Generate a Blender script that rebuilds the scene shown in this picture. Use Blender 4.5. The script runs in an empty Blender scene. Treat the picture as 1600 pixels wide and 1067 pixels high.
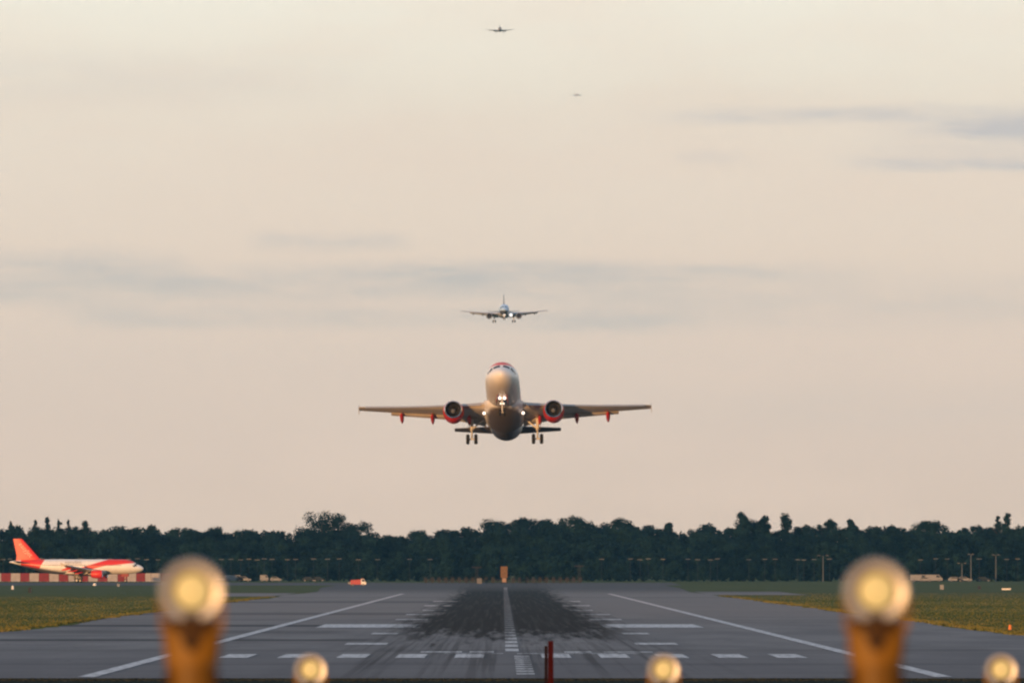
import bpy, bmesh, math, random
import numpy as np
from mathutils import Vector, Matrix

S = bpy.context.scene
COL = S.collection
R = math.radians
F = 20800.0            # focal length in pixels of the 1600 px wide photograph (468 mm lens)
EYE = 5.6              # camera height above the runway
RX = 0.6               # runway centreline, metres right of the lens axis

# ------------------------------------------------------------------ camera
cam = bpy.data.cameras.new("camera")
cam.lens = 468.0
cam.sensor_width = 36.0
cam.clip_start = 1.0
cam.clip_end = 100000.0
cam.dof.use_dof = True
cam.dof.focus_distance = 1700.0
cam.dof.aperture_fstop = 6.6
camo = bpy.data.objects.new("camera", cam)
COL.objects.link(camo)
camo.location = (0, 0, EYE)
camo.rotation_euler = (R(90.0 + 0.971), 0, R(-0.0386))
S.camera = camo

# ------------------------------------------------------------------ colour management
S.view_settings.view_transform = 'Standard'
S.view_settings.look = 'None'
S.view_settings.exposure = 0.0
S.view_settings.gamma = 1.0
S.view_settings.use_curve_mapping = False
S.cycles.filter_width = 2.3
S.cycles.max_bounces = 6
S.cycles.volume_bounces = 1

SUN_EL, SUN_AZ = 3.0, 23.0      # sun low behind the camera, a little to its left
SUN_STR = 4.6


def lin(r, g, b):
    f = lambda c: (c / 12.92 if c <= 0.04045 else ((c + 0.055) / 1.055) ** 2.4)
    return (f(r / 255), f(g / 255), f(b / 255), 1.0)


# ------------------------------------------------------------------ node helper
class NT:
    def __init__(self, tree):
        self.t = tree
        tree.nodes.clear()

    def n(self, kind, **props):
        nd = self.t.nodes.new(kind)
        for k, v in props.items():
            setattr(nd, k, v)
        return nd

    def put(self, sock, v):
        if v is None:
            return
        if isinstance(v, bpy.types.NodeSocket):
            self.t.links.new(v, sock)
        else:
            sock.default_value = v

    def m(self, op, a, b=None, c=None, clamp=False):
        nd = self.n('ShaderNodeMath', operation=op, use_clamp=clamp)
        self.put(nd.inputs[0], a)
        self.put(nd.inputs[1], b)
        self.put(nd.inputs[2], c)
        return nd.outputs[0]

    def ss(self, v, lo, hi, to0=0.0, to1=1.0):
        nd = self.n('ShaderNodeMapRange', interpolation_type='SMOOTHSTEP')
        self.put(nd.inputs[0], v)
        self.put(nd.inputs[1], lo)
        self.put(nd.inputs[2], hi)
        self.put(nd.inputs[3], to0)
        self.put(nd.inputs[4], to1)
        return nd.outputs[0]

    def mul(self, *a):
        r = a[0]
        for b in a[1:]:
            r = self.m('MULTIPLY', r, b)
        return r

    def vec(self, x, y, z):
        nd = self.n('ShaderNodeCombineXYZ')
        self.put(nd.inputs[0], x)
        self.put(nd.inputs[1], y)
        self.put(nd.inputs[2], z)
        return nd.outputs[0]

    def noise(self, v, scale=1.0, detail=3.0, rough=0.55):
        nd = self.n('ShaderNodeTexNoise')
        self.put(nd.inputs['Vector'], v)
        nd.inputs['Scale'].default_value = scale
        nd.inputs['Detail'].default_value = detail
        nd.inputs['Roughness'].default_value = rough
        return nd.outputs['Fac']

    def mix(self, f, a, b):
        nd = self.n('ShaderNodeMix', data_type='RGBA')
        self.put(nd.inputs[0], f)
        self.put(nd.inputs[6], a)
        self.put(nd.inputs[7], b)
        return nd.outputs[2]

    def xyz(self, v):
        nd = self.n('ShaderNodeSeparateXYZ')
        self.t.links.new(v, nd.inputs[0])
        return nd.outputs

    def ramp(self, f, stops):
        nd = self.n('ShaderNodeValToRGB')
        e = nd.color_ramp.elements
        while len(e) < len(stops):
            e.new(0.5)
        for el, (p, c) in zip(e, stops):
            el.position = p
            el.color = c
        self.put(nd.inputs[0], f)
        return nd.outputs[0]


# ------------------------------------------------------------------ world: evening sky with thin cloud bands near the horizon
W = bpy.data.worlds.new("World")
S.world = W
W.use_nodes = True
w = NT(W.node_tree)
tc = w.n('ShaderNodeTexCoord')
dx, dy, dz = w.xyz(tc.outputs['Generated'])
hyp = w.m('SQRT', w.m('ADD', w.mul(dx, dx), w.mul(dy, dy)))
v = w.m('DIVIDE', dz, hyp)                       # tangent of the elevation
u = w.m('DIVIDE', dx, w.m('MAXIMUM', dy, 0.02))  # tangent of the bearing from north
px2v = lambda p: (886.0 - p) / F
px2u = lambda p: (p - 786.0) / F
vmax = 0.25
# colours of the clear sky low down, from the horizon up
SKY = [(900, (209, 190, 173)), (820, (212, 194, 177)), (690, (215, 198, 182)), (560, (218, 202, 186)),
       (400, (225, 209, 191)), (270, (229, 215, 197)), (140, (232, 222, 204)), (0, (232, 228, 213))]
GAIN = 1.7            # the clear air in front of the sky takes part of its light away again
AIR_T, AIR_L = 0.59, (0.040, 0.100, 0.130)


def beyond(c):
    c = lin(*c)
    return tuple(max(0.02, (c[i] - AIR_L[i]) / AIR_T) / GAIN for i in range(3)) + (1.0,)


stops = [(max(0.0, px2v(p)) / 0.0426 * 0.6, beyond(c)) for p, c in SKY]
stops.append((1.0, beyond((224, 226, 222))))
base = w.ramp(w.m('MULTIPLY', w.m('MAXIMUM', v, 0.0), 0.6 / 0.0426, clamp=True), stops)
# soft uneven tint
tint = w.noise(w.vec(w.mul(u, 40), w.mul(v, 150), 3.3), 1.0, 3.0)
base = w.mix(w.ss(tint, 0.35, 0.75, 0.0, 0.34), base, beyond((226, 206, 188)))
# cloud bands
wob = w.m('SUBTRACT', w.noise(w.vec(w.mul(u, 90), w.mul(v, 200), 1.0), 1.0, 4.0), 0.5)
tex = w.noise(w.vec(w.mul(u, 110), w.mul(v, 620), 5.0), 1.0, 6.0, 0.66)


def band(yc, half, u0, u1, amp, warp=0.0012, slope=0.0):
    c = w.m('ADD', w.mul(wob, warp), px2v(yc))
    if slope:
        c = w.m('ADD', c, w.mul(u, slope))
    d = w.m('ABSOLUTE', w.m('SUBTRACT', v, c))
    e = w.ss(d, half / F * 0.05, half / F * 1.35, 1.0, 0.0)
    e = w.mul(e, w.ss(u, px2u(u0[0]), px2u(u0[1])))
    if u1:
        e = w.mul(e, w.ss(u, px2u(u1[0]), px2u(u1[1]), 1.0, 0.0))
    return w.mul(e, w.ss(tex, 0.28, 0.66, 0.30, 1.0), amp)


bands = [band(182, 15, (960, 1150), (1380, 1500), 0.46, 0.0010),
         band(178, 9, (1180, 1300), (1480, 1600), 0.22, 0.0008, 0.01),
         band(192, 30, (1300, 1500), None, 0.62, 0.0012),
         band(204, 20, (1400, 1580), None, 0.60, 0.0008),
         band(236, 22, (1250, 1500), None, 0.28, 0.0010),
         band(258, 13, (1270, 1420), None, 0.68, 0.0006),
         band(247, 14, (1040, 1080), (1110, 1200), 0.25, 0.0010),
         band(440, 34, (-900, -800), (700, 1200), 0.66, 0.0014, 0.010),
         band(424, 18, (480, 760), (1150, 1450), 0.45, 0.0014),
         band(500, 20, (20, 220), (900, 1200), 0.58, 0.0012, -0.01),
         band(475, 50, (700, 950), (1500, 1800), 0.36, 0.0016),
         band(381, 20, (370, 430), (600, 660), 0.40, 0.0016),
         band(412, 26, (-400, 0), (260, 340), 0.36, 0.0014),
         band(120, 50, (-300, 100), (300, 700), 0.16, 0.0020),
         band(640, 40, (900, 1300), None, 0.14, 0.0020)]
cl = bands[0]
for b in bands[1:]:
    cl = w.m('ADD', cl, b)
cl = w.mul(w.m('MINIMUM', w.mul(cl, 1.22), 1.0), w.ss(dy, 0.3, 0.6))
cloudc = w.mix(w.ss(v, px2v(480), px2v(220)), beyond((194, 190, 182)), beyond((198, 194, 190)))
base = w.mix(cl, base, cloudc)
sky = w.n('ShaderNodeTexSky', sky_type='NISHITA')
sky.sun_disc = False
sky.sun_elevation = R(SUN_EL)
sky.sun_rotation = R(180 + SUN_AZ)
sky.dust_density = 2.0
skyc = w.n('ShaderNodeMix', data_type='RGBA', blend_type='MULTIPLY')
skyc.inputs[0].default_value = 1.0
w.put(skyc.inputs[6], sky.outputs[0])
skyc.inputs[7].default_value = (0.09, 0.09, 0.09, 1)
fill_veil = w.mix(0.62, skyc.outputs[2], (0.27, 0.34, 0.45, 1))      # unseen bluish veil added overhead to lift ambient fill
west = w.mix(w.ss(v, 0.0, 0.25), (0.20, 0.15, 0.12, 1), (0.17, 0.18, 0.20, 1))   # unseen sky behind the camera, dimmed to cut fill light
base = w.mix(w.ss(dy, 0.35, -0.25), base, west)
final = w.mix(w.ss(v, 0.10, 0.7), base, fill_veil)
bg = w.n('ShaderNodeBackground')
w.put(bg.inputs[0], final)
bg.inputs[1].default_value = GAIN
wo = w.n('ShaderNodeOutputWorld')
w.put(wo.inputs[0], bg.outputs[0])

# ------------------------------------------------------------------ sun
sl = bpy.data.lights.new("sun", 'SUN')
sl.energy = SUN_STR
sl.angle = R(0.5)
sl.color = (1.0, 0.52, 0.20)
so = bpy.data.objects.new("sun", sl)
COL.objects.link(so)
# direction towards the sun: behind the camera (-Y), turned to its left (-X)
sd = Vector((-math.sin(R(SUN_AZ)) * math.cos(R(SUN_EL)), -math.cos(R(SUN_AZ)) * math.cos(R(SUN_EL)), math.sin(R(SUN_EL))))
so.rotation_euler = sd.to_track_quat('Z', 'Y').to_euler()
so.location = sd * 200


# ------------------------------------------------------------------ placing helpers
def at(px, py, D):
    """world point seen at pixel (px, py) of the photograph at distance D"""
    return Vector(((px - 786.0) / F * D, D, EYE + (886.0 - py) / F * D))


def smooth(t):
    t = min(1.0, max(0.0, t))
    return t * t * (3 - 2 * t)


def ground(y):
    return 1.5 * smooth((y - 2800.0) / 1050.0)


def empty(name, loc, label=None, cat=None, group=None, rot=(0, 0, 0)):
    o = bpy.data.objects.new(name, None)
    o.empty_display_size = 0.5
    COL.objects.link(o)
    o.location = loc
    o.rotation_euler = rot
    tag(o, label, cat, group)
    return o


def tag(o, label=None, cat=None, group=None, kind=None):
    if label: o['label'] = label
    if cat: o['category'] = cat
    if group: o['group'] = group
    if kind: o['kind'] = kind
    return o


def copy_tree(o, parent=None):
    c = o.copy()
    COL.objects.link(c)
    if parent is not None:
        c.parent = parent
    for ch in list(o.children):
        copy_tree(ch, c)
    return c


class MB:
    """collects shapes into one mesh"""

    def __init__(self):
        self.v, self.f, self.mi = [], [], []
        self.cur = 0

    def add(self, vs, fs):
        o = len(self.v)
        self.v += [tuple(p) for p in vs]
        for f in fs:
            self.f.append([i + o for i in f])
            self.mi.append(self.cur)
        return self

    def box(self, c, s, rz=0.0, taper=1.0):
        hx, hy, hz = s[0] / 2, s[1] / 2, s[2] / 2
        vs = []
        for z, k in ((-hz, 1.0), (hz, taper)):
            for x, y in ((-hx, -hy), (hx, -hy), (hx, hy), (-hx, hy)):
                X, Y = x * k, y * k
                vs.append((c[0] + X * math.cos(rz) - Y * math.sin(rz), c[1] + X * math.sin(rz) + Y * math.cos(rz), c[2] + z))
        return self.add(vs, [(3, 2, 1, 0), (4, 5, 6, 7), (0, 1, 5, 4), (1, 2, 6, 5), (2, 3, 7, 6), (3, 0, 4, 7)])

    def loft(self, rings, cap=True, closed=True):
        n = len(rings[0])
        vs = [p for r in rings for p in r]
        fs = []
        for i in range(len(rings) - 1):
            for j in range(n if closed else n - 1):
                k = (j + 1) % n
                fs.append((i * n + j, i * n + k, (i + 1) * n + k, (i + 1) * n + j))
        if cap:
            fs.append(tuple(range(n))[::-1])
            fs.append(tuple((len(rings) - 1) * n + j for j in range(n)))
        return self.add(vs, fs)

    def tube(self, a, b, r0, r1=None, n=10, cap=True):
        a, b = Vector(a), Vector(b)
        r1 = r0 if r1 is None else r1
        d = (b - a).normalized()
        u_ = d.orthogonal().normalized()
        w_ = d.cross(u_)
        rings = []
        for p, r in ((a, r0), (b, r1)):
            rings.append([p + (u_ * math.cos(2 * math.pi * k / n) + w_ * math.sin(2 * math.pi * k / n)) * r for k in range(n)])
        return self.loft(rings, cap)

    def lathe(self, prof, axis='y', c=(0, 0, 0), n=28, cap=False):
        """profile of (along, radius)"""
        rings = []
        for t, r in prof:
            ring = []
            for k in range(n):
                a = 2 * math.pi * k / n
                p, q = r * math.cos(a), r * math.sin(a)
                if axis == 'y': ring.append((c[0] + p, c[1] + t, c[2] + q))
                elif axis == 'x': ring.append((c[0] + t, c[1] + p, c[2] + q))
                else: ring.append((c[0] + p, c[1] + q, c[2] + t))
            rings.append(ring)
        return self.loft(rings, cap)

    def build(self, name, mats, parent=None, smooth_=True, angle=35):
        me = bpy.data.meshes.new(name)
        me.from_pydata(self.v, [], self.f)
        if not isinstance(mats, (list, tuple)):
            mats = [mats]
        for m_ in mats:
            me.materials.append(m_)
        me.polygons.foreach_set('material_index', self.mi)
        bm = bmesh.new()
        bm.from_mesh(me)
        bmesh.ops.recalc_face_normals(bm, faces=bm.faces)
        for f in bm.faces:
            f.smooth = smooth_
        if smooth_:
            for e in bm.edges:
                if len(e.link_faces) == 2 and e.calc_face_angle(0) > R(angle):
                    e.smooth = False
        bm.to_mesh(me)
        bm.free()
        o = bpy.data.objects.new(name, me)
        COL.objects.link(o)
        if parent is not None:
            o.parent = parent
        return o


# ------------------------------------------------------------------ materials
def mat(name, col, rough=0.6, spec=0.3, metal=0.0, emit=None, estr=0.0, var=0.0, vscale=3.0, coat=0.0):
    m_ = bpy.data.materials.new(name)
    m_.use_nodes = True
    t = NT(m_.node_tree)
    p = t.n('ShaderNodeBsdfPrincipled')
    o = t.n('ShaderNodeOutputMaterial')
    t.put(o.inputs[0], p.outputs[0])
    c = (col[0], col[1], col[2], 1.0)
    if var:
        g = t.n('ShaderNodeTexCoord')
        nz = t.noise(g.outputs['Object'], vscale, 4.0, 0.6)
        d = tuple(x * (1 - var) for x in col[:3]) + (1.0,)
        t.put(p.inputs['Base Color'], t.mix(t.ss(nz, 0.3, 0.7), d, c))
    else:
        p.inputs['Base Color'].default_value = c
    p.inputs['Roughness'].default_value = rough
    p.inputs['Specular IOR Level'].default_value = spec
    p.inputs['Metallic'].default_value = metal
    p.inputs['Coat Weight'].default_value = coat
    if emit:
        p.inputs['Emission Color'].default_value = (emit[0], emit[1], emit[2], 1.0)
        p.inputs['Emission Strength'].default_value = estr
    return m_


ORANGE_RED = (0.70, 0.028, 0.012)
M = dict(
    grey_paint=mat('wing_grey_paint', (0.52, 0.46, 0.38), 0.42, 0.4, var=0.2, vscale=0.6),
    red=mat('orange_red_paint', ORANGE_RED, 0.4, 0.4),
    dark_red=mat('red_cowl_paint', (0.66, 0.03, 0.03), 0.4, 0.4, var=0.25, vscale=1.0),
    metal=mat('polished_metal', (0.75, 0.74, 0.72), 0.25, 0.5, 1.0),
    gearmetal=mat('gear_grey_paint', (0.6, 0.58, 0.53), 0.45, 0.4),
    rubber=mat('tyre_rubber', (0.02, 0.02, 0.022), 0.8, 0.2),
    dark=mat('dark_interior', (0.012, 0.012, 0.014), 0.7, 0.2),
    fan=mat('fan_blades', (0.05, 0.05, 0.055), 0.4, 0.5, 0.6),
    glass=mat('cockpit_glass', (0.012, 0.014, 0.018), 0.12, 0.5),
    exhaust=mat('exhaust_metal', (0.16, 0.13, 0.11), 0.45, 0.5, 0.9),
    lampwhite=mat('landing_lamp', (0.9, 0.9, 0.85), 0.3, 0.5, 0.0, (1.0, 0.88, 0.78), 1.7),
    lampdim=mat('nose_lamp', (0.9, 0.9, 0.85), 0.3, 0.5, 0.0, (1.0, 0.82, 0.74), 1.2),
    taillight=mat('pale_letter', (0.80, 0.52, 0.40), 0.5, 0.3),
    white_text=mat('grey_letter', (0.50, 0.50, 0.50), 0.5, 0.3),
)


def fuselage_mat(name, livery):
    """white paint with livery areas and painted shade, laid out along the body (object coordinates)"""
    m_ = bpy.data.materials.new(name)
    m_.use_nodes = True
    t = NT(m_.node_tree)
    p = t.n('ShaderNodeBsdfPrincipled')
    o = t.n('ShaderNodeOutputMaterial')
    t.put(o.inputs[0], p.outputs[0])
    g = t.n('ShaderNodeTexCoord')
    x, y, z = t.xyz(g.outputs['Object'])
    s = t.m('ADD', y, 18.0)
    nz = t.noise(g.outputs['Object'], 0.7, 4.0, 0.6)
    if livery == 'red':
        white = t.mix(t.ss(nz, 0.3, 0.7), (0.74, 0.74, 0.74, 1), (0.82, 0.82, 0.81, 1))
        st = lambda q, e0=0.0, e1=0.08: t.ss(q, e0, e1)
        # red crown from behind the windscreen, sweeping down and back towards the wing
        fore = t.mul(st(t.m('SUBTRACT', s, 2.2)), st(t.m('SUBTRACT', z, t.m('MULTIPLY_ADD', s, -0.10, 1.28))),
                     t.ss(s, 9.0, 10.5, 1.0, 0.0))
        up = t.m('MULTIPLY_ADD', s, -0.30, 5.0)
        lo = t.m('MULTIPLY_ADD', s, -0.24, 2.75)
        sweep = t.mul(st(t.m('SUBTRACT', up, z)), st(t.m('SUBTRACT', z, lo)), st(t.m('SUBTRACT', s, 8.8)), t.ss(s, 19.0, 19.2, 1.0, 0.0))
        # red tail band under the fin, white end cone
        tail = t.mul(st(t.m('SUBTRACT', s, t.m('MULTIPLY_ADD', z, -0.55, 28.6))), t.ss(s, 34.2, 34.3, 1.0, 0.0))
        red = t.m('MAXIMUM', fore, t.m('MAXIMUM', sweep, tail))
        c = t.mix(red, white, ORANGE_RED + (1.0,))
        kz = t.m('SUBTRACT', z, t.m('MULTIPLY', t.m('MAXIMUM', t.m('SUBTRACT', s, 23.5), 0.0), 0.17))  # underside shade and grime painted into the body colour in the layers below
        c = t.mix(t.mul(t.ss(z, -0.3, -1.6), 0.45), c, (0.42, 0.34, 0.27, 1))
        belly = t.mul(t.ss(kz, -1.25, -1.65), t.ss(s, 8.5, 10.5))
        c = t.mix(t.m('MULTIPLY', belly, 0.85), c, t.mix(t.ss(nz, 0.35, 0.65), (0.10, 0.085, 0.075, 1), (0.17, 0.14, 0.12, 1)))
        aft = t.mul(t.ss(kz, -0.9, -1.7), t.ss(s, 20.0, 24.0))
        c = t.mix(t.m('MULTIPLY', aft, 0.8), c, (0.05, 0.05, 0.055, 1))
    else:
        white = t.mix(t.ss(nz, 0.3, 0.7), (0.46, 0.68, 0.96, 1), (0.50, 0.72, 0.98, 1))  # white body tinted blue to paint in shade and haze
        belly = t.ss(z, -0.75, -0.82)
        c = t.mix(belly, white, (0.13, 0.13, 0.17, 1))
    # passenger windows: dark rounded panes every 0.53 m
    wx = t.m('ABSOLUTE', t.m('SUBTRACT', t.m('FRACT', t.m('DIVIDE', s, 0.533)), 0.5))
    win = t.mul(t.ss(wx, 0.22, 0.20), t.ss(t.m('ABSOLUTE', t.m('SUBTRACT', z, 0.42)), 0.19, 0.16),
                t.ss(s, 6.0, 6.1), t.ss(s, 31.0, 30.9))
    c = t.mix(win, c, (0.05, 0.055, 0.06, 1))
    t.put(p.inputs['Base Color'], c)
    p.inputs['Roughness'].default_value = 0.36
    p.inputs['Specular IOR Level'].default_value = 0.45
    return m_


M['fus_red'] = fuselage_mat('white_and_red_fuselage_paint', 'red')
M['fus_blue'] = fuselage_mat('white_fuselage_in_blue_shade', 'blue')
M['pale_far'] = mat('haze_pale_paint', (0.82, 0.80, 0.77), 0.5, 0.3)  # pale tone paints extra haze fading onto the farthest airliner
M['mid_grey'] = mat('mid_grey_paint', (0.16, 0.17, 0.19), 0.5, 0.3)
M['blue_wing'] = mat('blue_shaded_wing_paint', (0.42, 0.46, 0.55), 0.5, 0.3)  # wing carries the same painted blue shade as the body
M['far_grey'] = mat('far_grey_paint', (0.42, 0.41, 0.39), 0.5, 0.3)
M['fin_blue'] = mat('blue_grey_fin_paint', (0.22, 0.24, 0.32), 0.5, 0.3)


def rubber_nodes(t, x, y):
    """tyre deposits on the runway: 0..1"""
    ax = t.m('ABSOLUTE', t.m('SUBTRACT', x, RX))
    rag = t.noise(t.vec(t.mul(x, 0.85), t.mul(y, 0.009), 0.0), 1.0, 4.0, 0.6)
    ragx = t.m('SUBTRACT', rag, 0.5)
    core = t.ss(t.m('ADD', ax, t.mul(ragx, 9.0)), 7.5, 12.0, 1.0, 0.0)
    near = t.ss(t.m('ADD', y, t.mul(ragx, 800.0)), 960.0, 1190.0)
    far = t.ss(y, 2900.0, 3420.0, 1.0, 0.25)
    st = t.noise(t.vec(t.mul(x, 1.7), t.mul(y, 0.004), 7.0), 1.0, 3.0, 0.65)
    st2 = t.noise(t.vec(t.mul(x, 1.3), t.mul(y, 0.002), 17.0), 1.0, 3.0, 0.65)
    main = t.mul(core, near, far, t.ss(st, 0.25, 0.55, 0.84, 1.0))
    faint = t.mul(t.ss(ax, 8.0, 14.0, 1.0, 0.0), t.ss(st2, 0.46, 0.66), 0.52, t.ss(y, 640.0, 800.0, 0.4, 1.0))
    r = t.m('MAXIMUM', main, faint)
    return t.mul(r, t.ss(ax, 0.3, 0.8, 0.80, 1.0))


def asphalt_nodes(t, x, y):
    a = t.noise(t.vec(t.mul(x, 0.12), t.mul(y, 0.010), 2.0), 1.0, 4.0, 0.6)
    b = t.noise(t.vec(t.mul(x, 0.02), t.mul(y, 0.028), 9.0), 1.0, 3.0, 0.7)
    f = t.noise(t.vec(t.mul(x, 3.0), t.mul(y, 0.5), 4.0), 1.0, 3.0, 0.7)
    c = t.mix(t.ss(a, 0.3, 0.7), (0.160, 0.157, 0.164, 1), (0.228, 0.220, 0.220, 1))
    c = t.mix(t.ss(b, 0.56, 0.72, 0.0, 0.45), c, (0.085, 0.083, 0.090, 1))
    c = t.mix(t.ss(f, 0.45, 0.75, 0.0, 0.22), c, (0.09, 0.09, 0.095, 1))
    # the surface turns browner over the far two thirds
    c = t.mix(t.ss(y, 1000.0, 1800.0, 0.0, 0.85), c, (0.245, 0.212, 0.198, 1))
    c = t.mix(t.ss(y, 2700.0, 3250.0, 0.0, 0.85), c, (0.088, 0.082, 0.086, 1))  # far-end haze painted in as a darker asphalt tone
    h = t.noise(t.vec(t.mul(x, 0.05), t.mul(y, 0.085), 12.0), 1.0, 4.0, 0.7)
    c = t.mix(t.ss(h, 0.52, 0.68, 0.0, 0.38), c, (0.085, 0.083, 0.09, 1))
    sp = t.noise(t.vec(t.mul(x, 0.9), t.mul(y, 0.11), 31.0), 1.0, 2.0, 0.6)
    c = t.mix(t.ss(sp, 0.68, 0.72, 0.0, 0.6), c, (0.05, 0.05, 0.055, 1))
    c = t.mix(t.ss(y, 980.0, 700.0, 0.0, 0.55), c, (0.120, 0.120, 0.132, 1))
    # cross joints and resurfaced strips
    cuts = None
    for y0, y1, x1, k in ((1252, 1290, -8.0, 0.95), (1006, 1034, -10.0, 0.85), (1120, 1180, -14.0, 0.35), (1560, 1640, -9, 0.5), (2080, 2200, -6, 0.45),
                          (1400, 1425, 44, 0.25), (880, 905, 44, 0.25), (2450, 2500, 44, 0.3), (760, 770, 44, 0.3)):
        wob_ = t.mul(t.m('SUBTRACT', a, 0.5), 14.0)
        yy = t.m('ADD', y, wob_)
        q = t.mul(t.ss(yy, y0 - 5, y0 + 5), t.ss(yy, y1 - 5, y1 + 5, 1.0, 0.0), t.ss(x, x1 - 1.5, x1 + 1.5, 1.0, 0.0), k)
        cuts = q if cuts is None else t.m('MAXIMUM', cuts, q)
    c = t.mix(cuts, c, (0.06, 0.06, 0.066, 1))
    return c


def runway_material():
    m_ = bpy.data.materials.new('runway_asphalt')
    m_.use_nodes = True
    t = NT(m_.node_tree)
    p = t.n('ShaderNodeBsdfPrincipled')
    o = t.n('ShaderNodeOutputMaterial')
    t.put(o.inputs[0], p.outputs[0])
    g = t.n('ShaderNodeNewGeometry')
    x, y, z = t.xyz(g.outputs['Position'])
    c = asphalt_nodes(t, x, y)
    c = t.mix(rubber_nodes(t, x, y), c, (0.013, 0.012, 0.015, 1))
    t.put(p.inputs['Base Color'], c)
    p.inputs['Roughness'].default_value = 0.95
    p.inputs['Specular IOR Level'].default_value = 0.03
    return m_


def marking_material():
    m_ = bpy.data.materials.new('worn_white_marking')
    m_.use_nodes = True
    t = NT(m_.node_tree)
    p = t.n('ShaderNodeBsdfPrincipled')
    o = t.n('ShaderNodeOutputMaterial')
    t.put(o.inputs[0], p.outputs[0])
    g = t.n('ShaderNodeNewGeometry')
    x, y, z = t.xyz(g.outputs['Position'])
    wear = t.noise(t.vec(t.mul(x, 2.2), t.mul(y, 0.12), 0.0), 1.0, 4.0, 0.65)
    c = t.mix(t.ss(wear, 0.42, 0.70, 0.0, 0.75), (0.60, 0.60, 0.61, 1), (0.2, 0.2, 0.21, 1))
    c = t.mix(t.ss(y, 1300.0, 2200.0, 0.0, 0.5), c, (0.70, 0.52, 0.45, 1))
    c = t.mix(t.m('MULTIPLY', rubber_nodes(t, x, y), 0.93), c, (0.03, 0.03, 0.034, 1))
    t.put(p.inputs['Base Color'], c)
    p.inputs['Roughness'].default_value = 0.8
    p.inputs['Specular IOR Level'].default_value = 0.05
    return m_


def grass_material(name, tuft=False):
    m_ = bpy.data.materials.new(name)
    m_.use_nodes = True
    t = NT(m_.node_tree)
    p = t.n('ShaderNodeBsdfPrincipled')
    o = t.n('ShaderNodeOutputMaterial')
    t.put(o.inputs[0], p.outputs[0])
    g = t.n('ShaderNodeNewGeometry')
    x, y, z = t.xyz(g.outputs['Position'])
    a = t.noise(t.vec(t.mul(x, 0.06), t.mul(y, 0.006), 2.0), 1.0, 4.0, 0.62)
    b = t.noise(t.vec(t.mul(x, 0.03), t.mul(y, 0.02), 5.0), 1.0, 3.0, 0.6)
    c_ = t.noise(t.vec(t.mul(x, 0.5), t.mul(y, 0.03), 5.0), 1.0, 3.0, 0.6)
    c = t.mix(t.ss(a, 0.30, 0.66), (0.088, 0.102, 0.026, 1), (0.168, 0.152, 0.044, 1))
    c = t.mix(t.ss(b, 0.55, 0.70, 0.0, 0.75), c, (0.060, 0.072, 0.022, 1))
    c = t.mix(t.ss(c_, 0.55, 0.75, 0.0, 0.5), c, (0.25, 0.18, 0.07, 1))
    c = t.mix(t.ss(y, 2100.0, 3000.0, 0.0, 0.85), c, (0.110, 0.118, 0.060, 1))
    c = t.mix(t.ss(y, 690.0, 676.0), c, (0.030, 0.037, 0.034, 1))
    t.put(p.inputs['Base Color'], c)
    p.inputs['Roughness'].default_value = 1.0
    p.inputs['Specular IOR Level'].default_value = 0.0
    return m_


def foliage_material(name, a, b):
    m_ = bpy.data.materials.new(name)
    m_.use_nodes = True
    t = NT(m_.node_tree)
    p = t.n('ShaderNodeBsdfPrincipled')
    o = t.n('ShaderNodeOutputMaterial')
    t.put(o.inputs[0], p.outputs[0])
    g = t.n('ShaderNodeNewGeometry')
    nz = t.noise(g.outputs['Position'], 0.11, 3.0, 0.55)
    n2 = t.noise(g.outputs['Position'], 1.3, 2.0, 0.6)
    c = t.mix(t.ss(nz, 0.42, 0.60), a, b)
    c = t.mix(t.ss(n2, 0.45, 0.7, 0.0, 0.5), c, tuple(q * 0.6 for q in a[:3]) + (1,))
    t.put(p.inputs['Base Color'], c)
    p.inputs['Roughness'].default_value = 0.9
    p.inputs['Specular IOR Level'].default_value = 0.03
    return m_


M['runway'] = runway_material()
M['marking'] = marking_material()
M['grass'] = grass_material('rough_airfield_grass')
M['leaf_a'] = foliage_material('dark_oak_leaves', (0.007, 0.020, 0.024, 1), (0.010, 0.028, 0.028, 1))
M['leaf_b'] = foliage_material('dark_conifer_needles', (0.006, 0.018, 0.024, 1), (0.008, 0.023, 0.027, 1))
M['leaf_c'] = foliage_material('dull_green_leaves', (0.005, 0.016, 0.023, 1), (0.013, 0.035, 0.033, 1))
M['bark'] = mat('tree_bark', (0.05, 0.042, 0.035), 0.9, 0.1, var=0.4, vscale=2.0)

# ------------------------------------------------------------------ ground, runway, markings
ys = [-250, 0, 300, 500, 600, 660, 677, 800, 1000, 1400, 2000, 2600] + list(range(2800, 3901, 50)) + [4200, 5000, 7000, 10000, 16000, 24000, 30500]


def strip(mb, x0, x1, ya, yb, dz=0.0):
    cut = [ya] + [q for q in ys if ya < q < yb] + [yb]
    vs, fs = [], []
    for k, q in enumerate(cut):
        vs += [(x0, q, ground(q) + dz), (x1, q, ground(q) + dz)]
        if k:
            fs.append((2 * k - 2, 2 * k - 1, 2 * k + 1, 2 * k))
    mb.add(vs, fs)


g = MB()
strip(g, -3900, 3900, -250, 30500)
tag(g.build('ground', M['grass'], smooth_=False), kind='structure')

random.seed(3)
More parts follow.
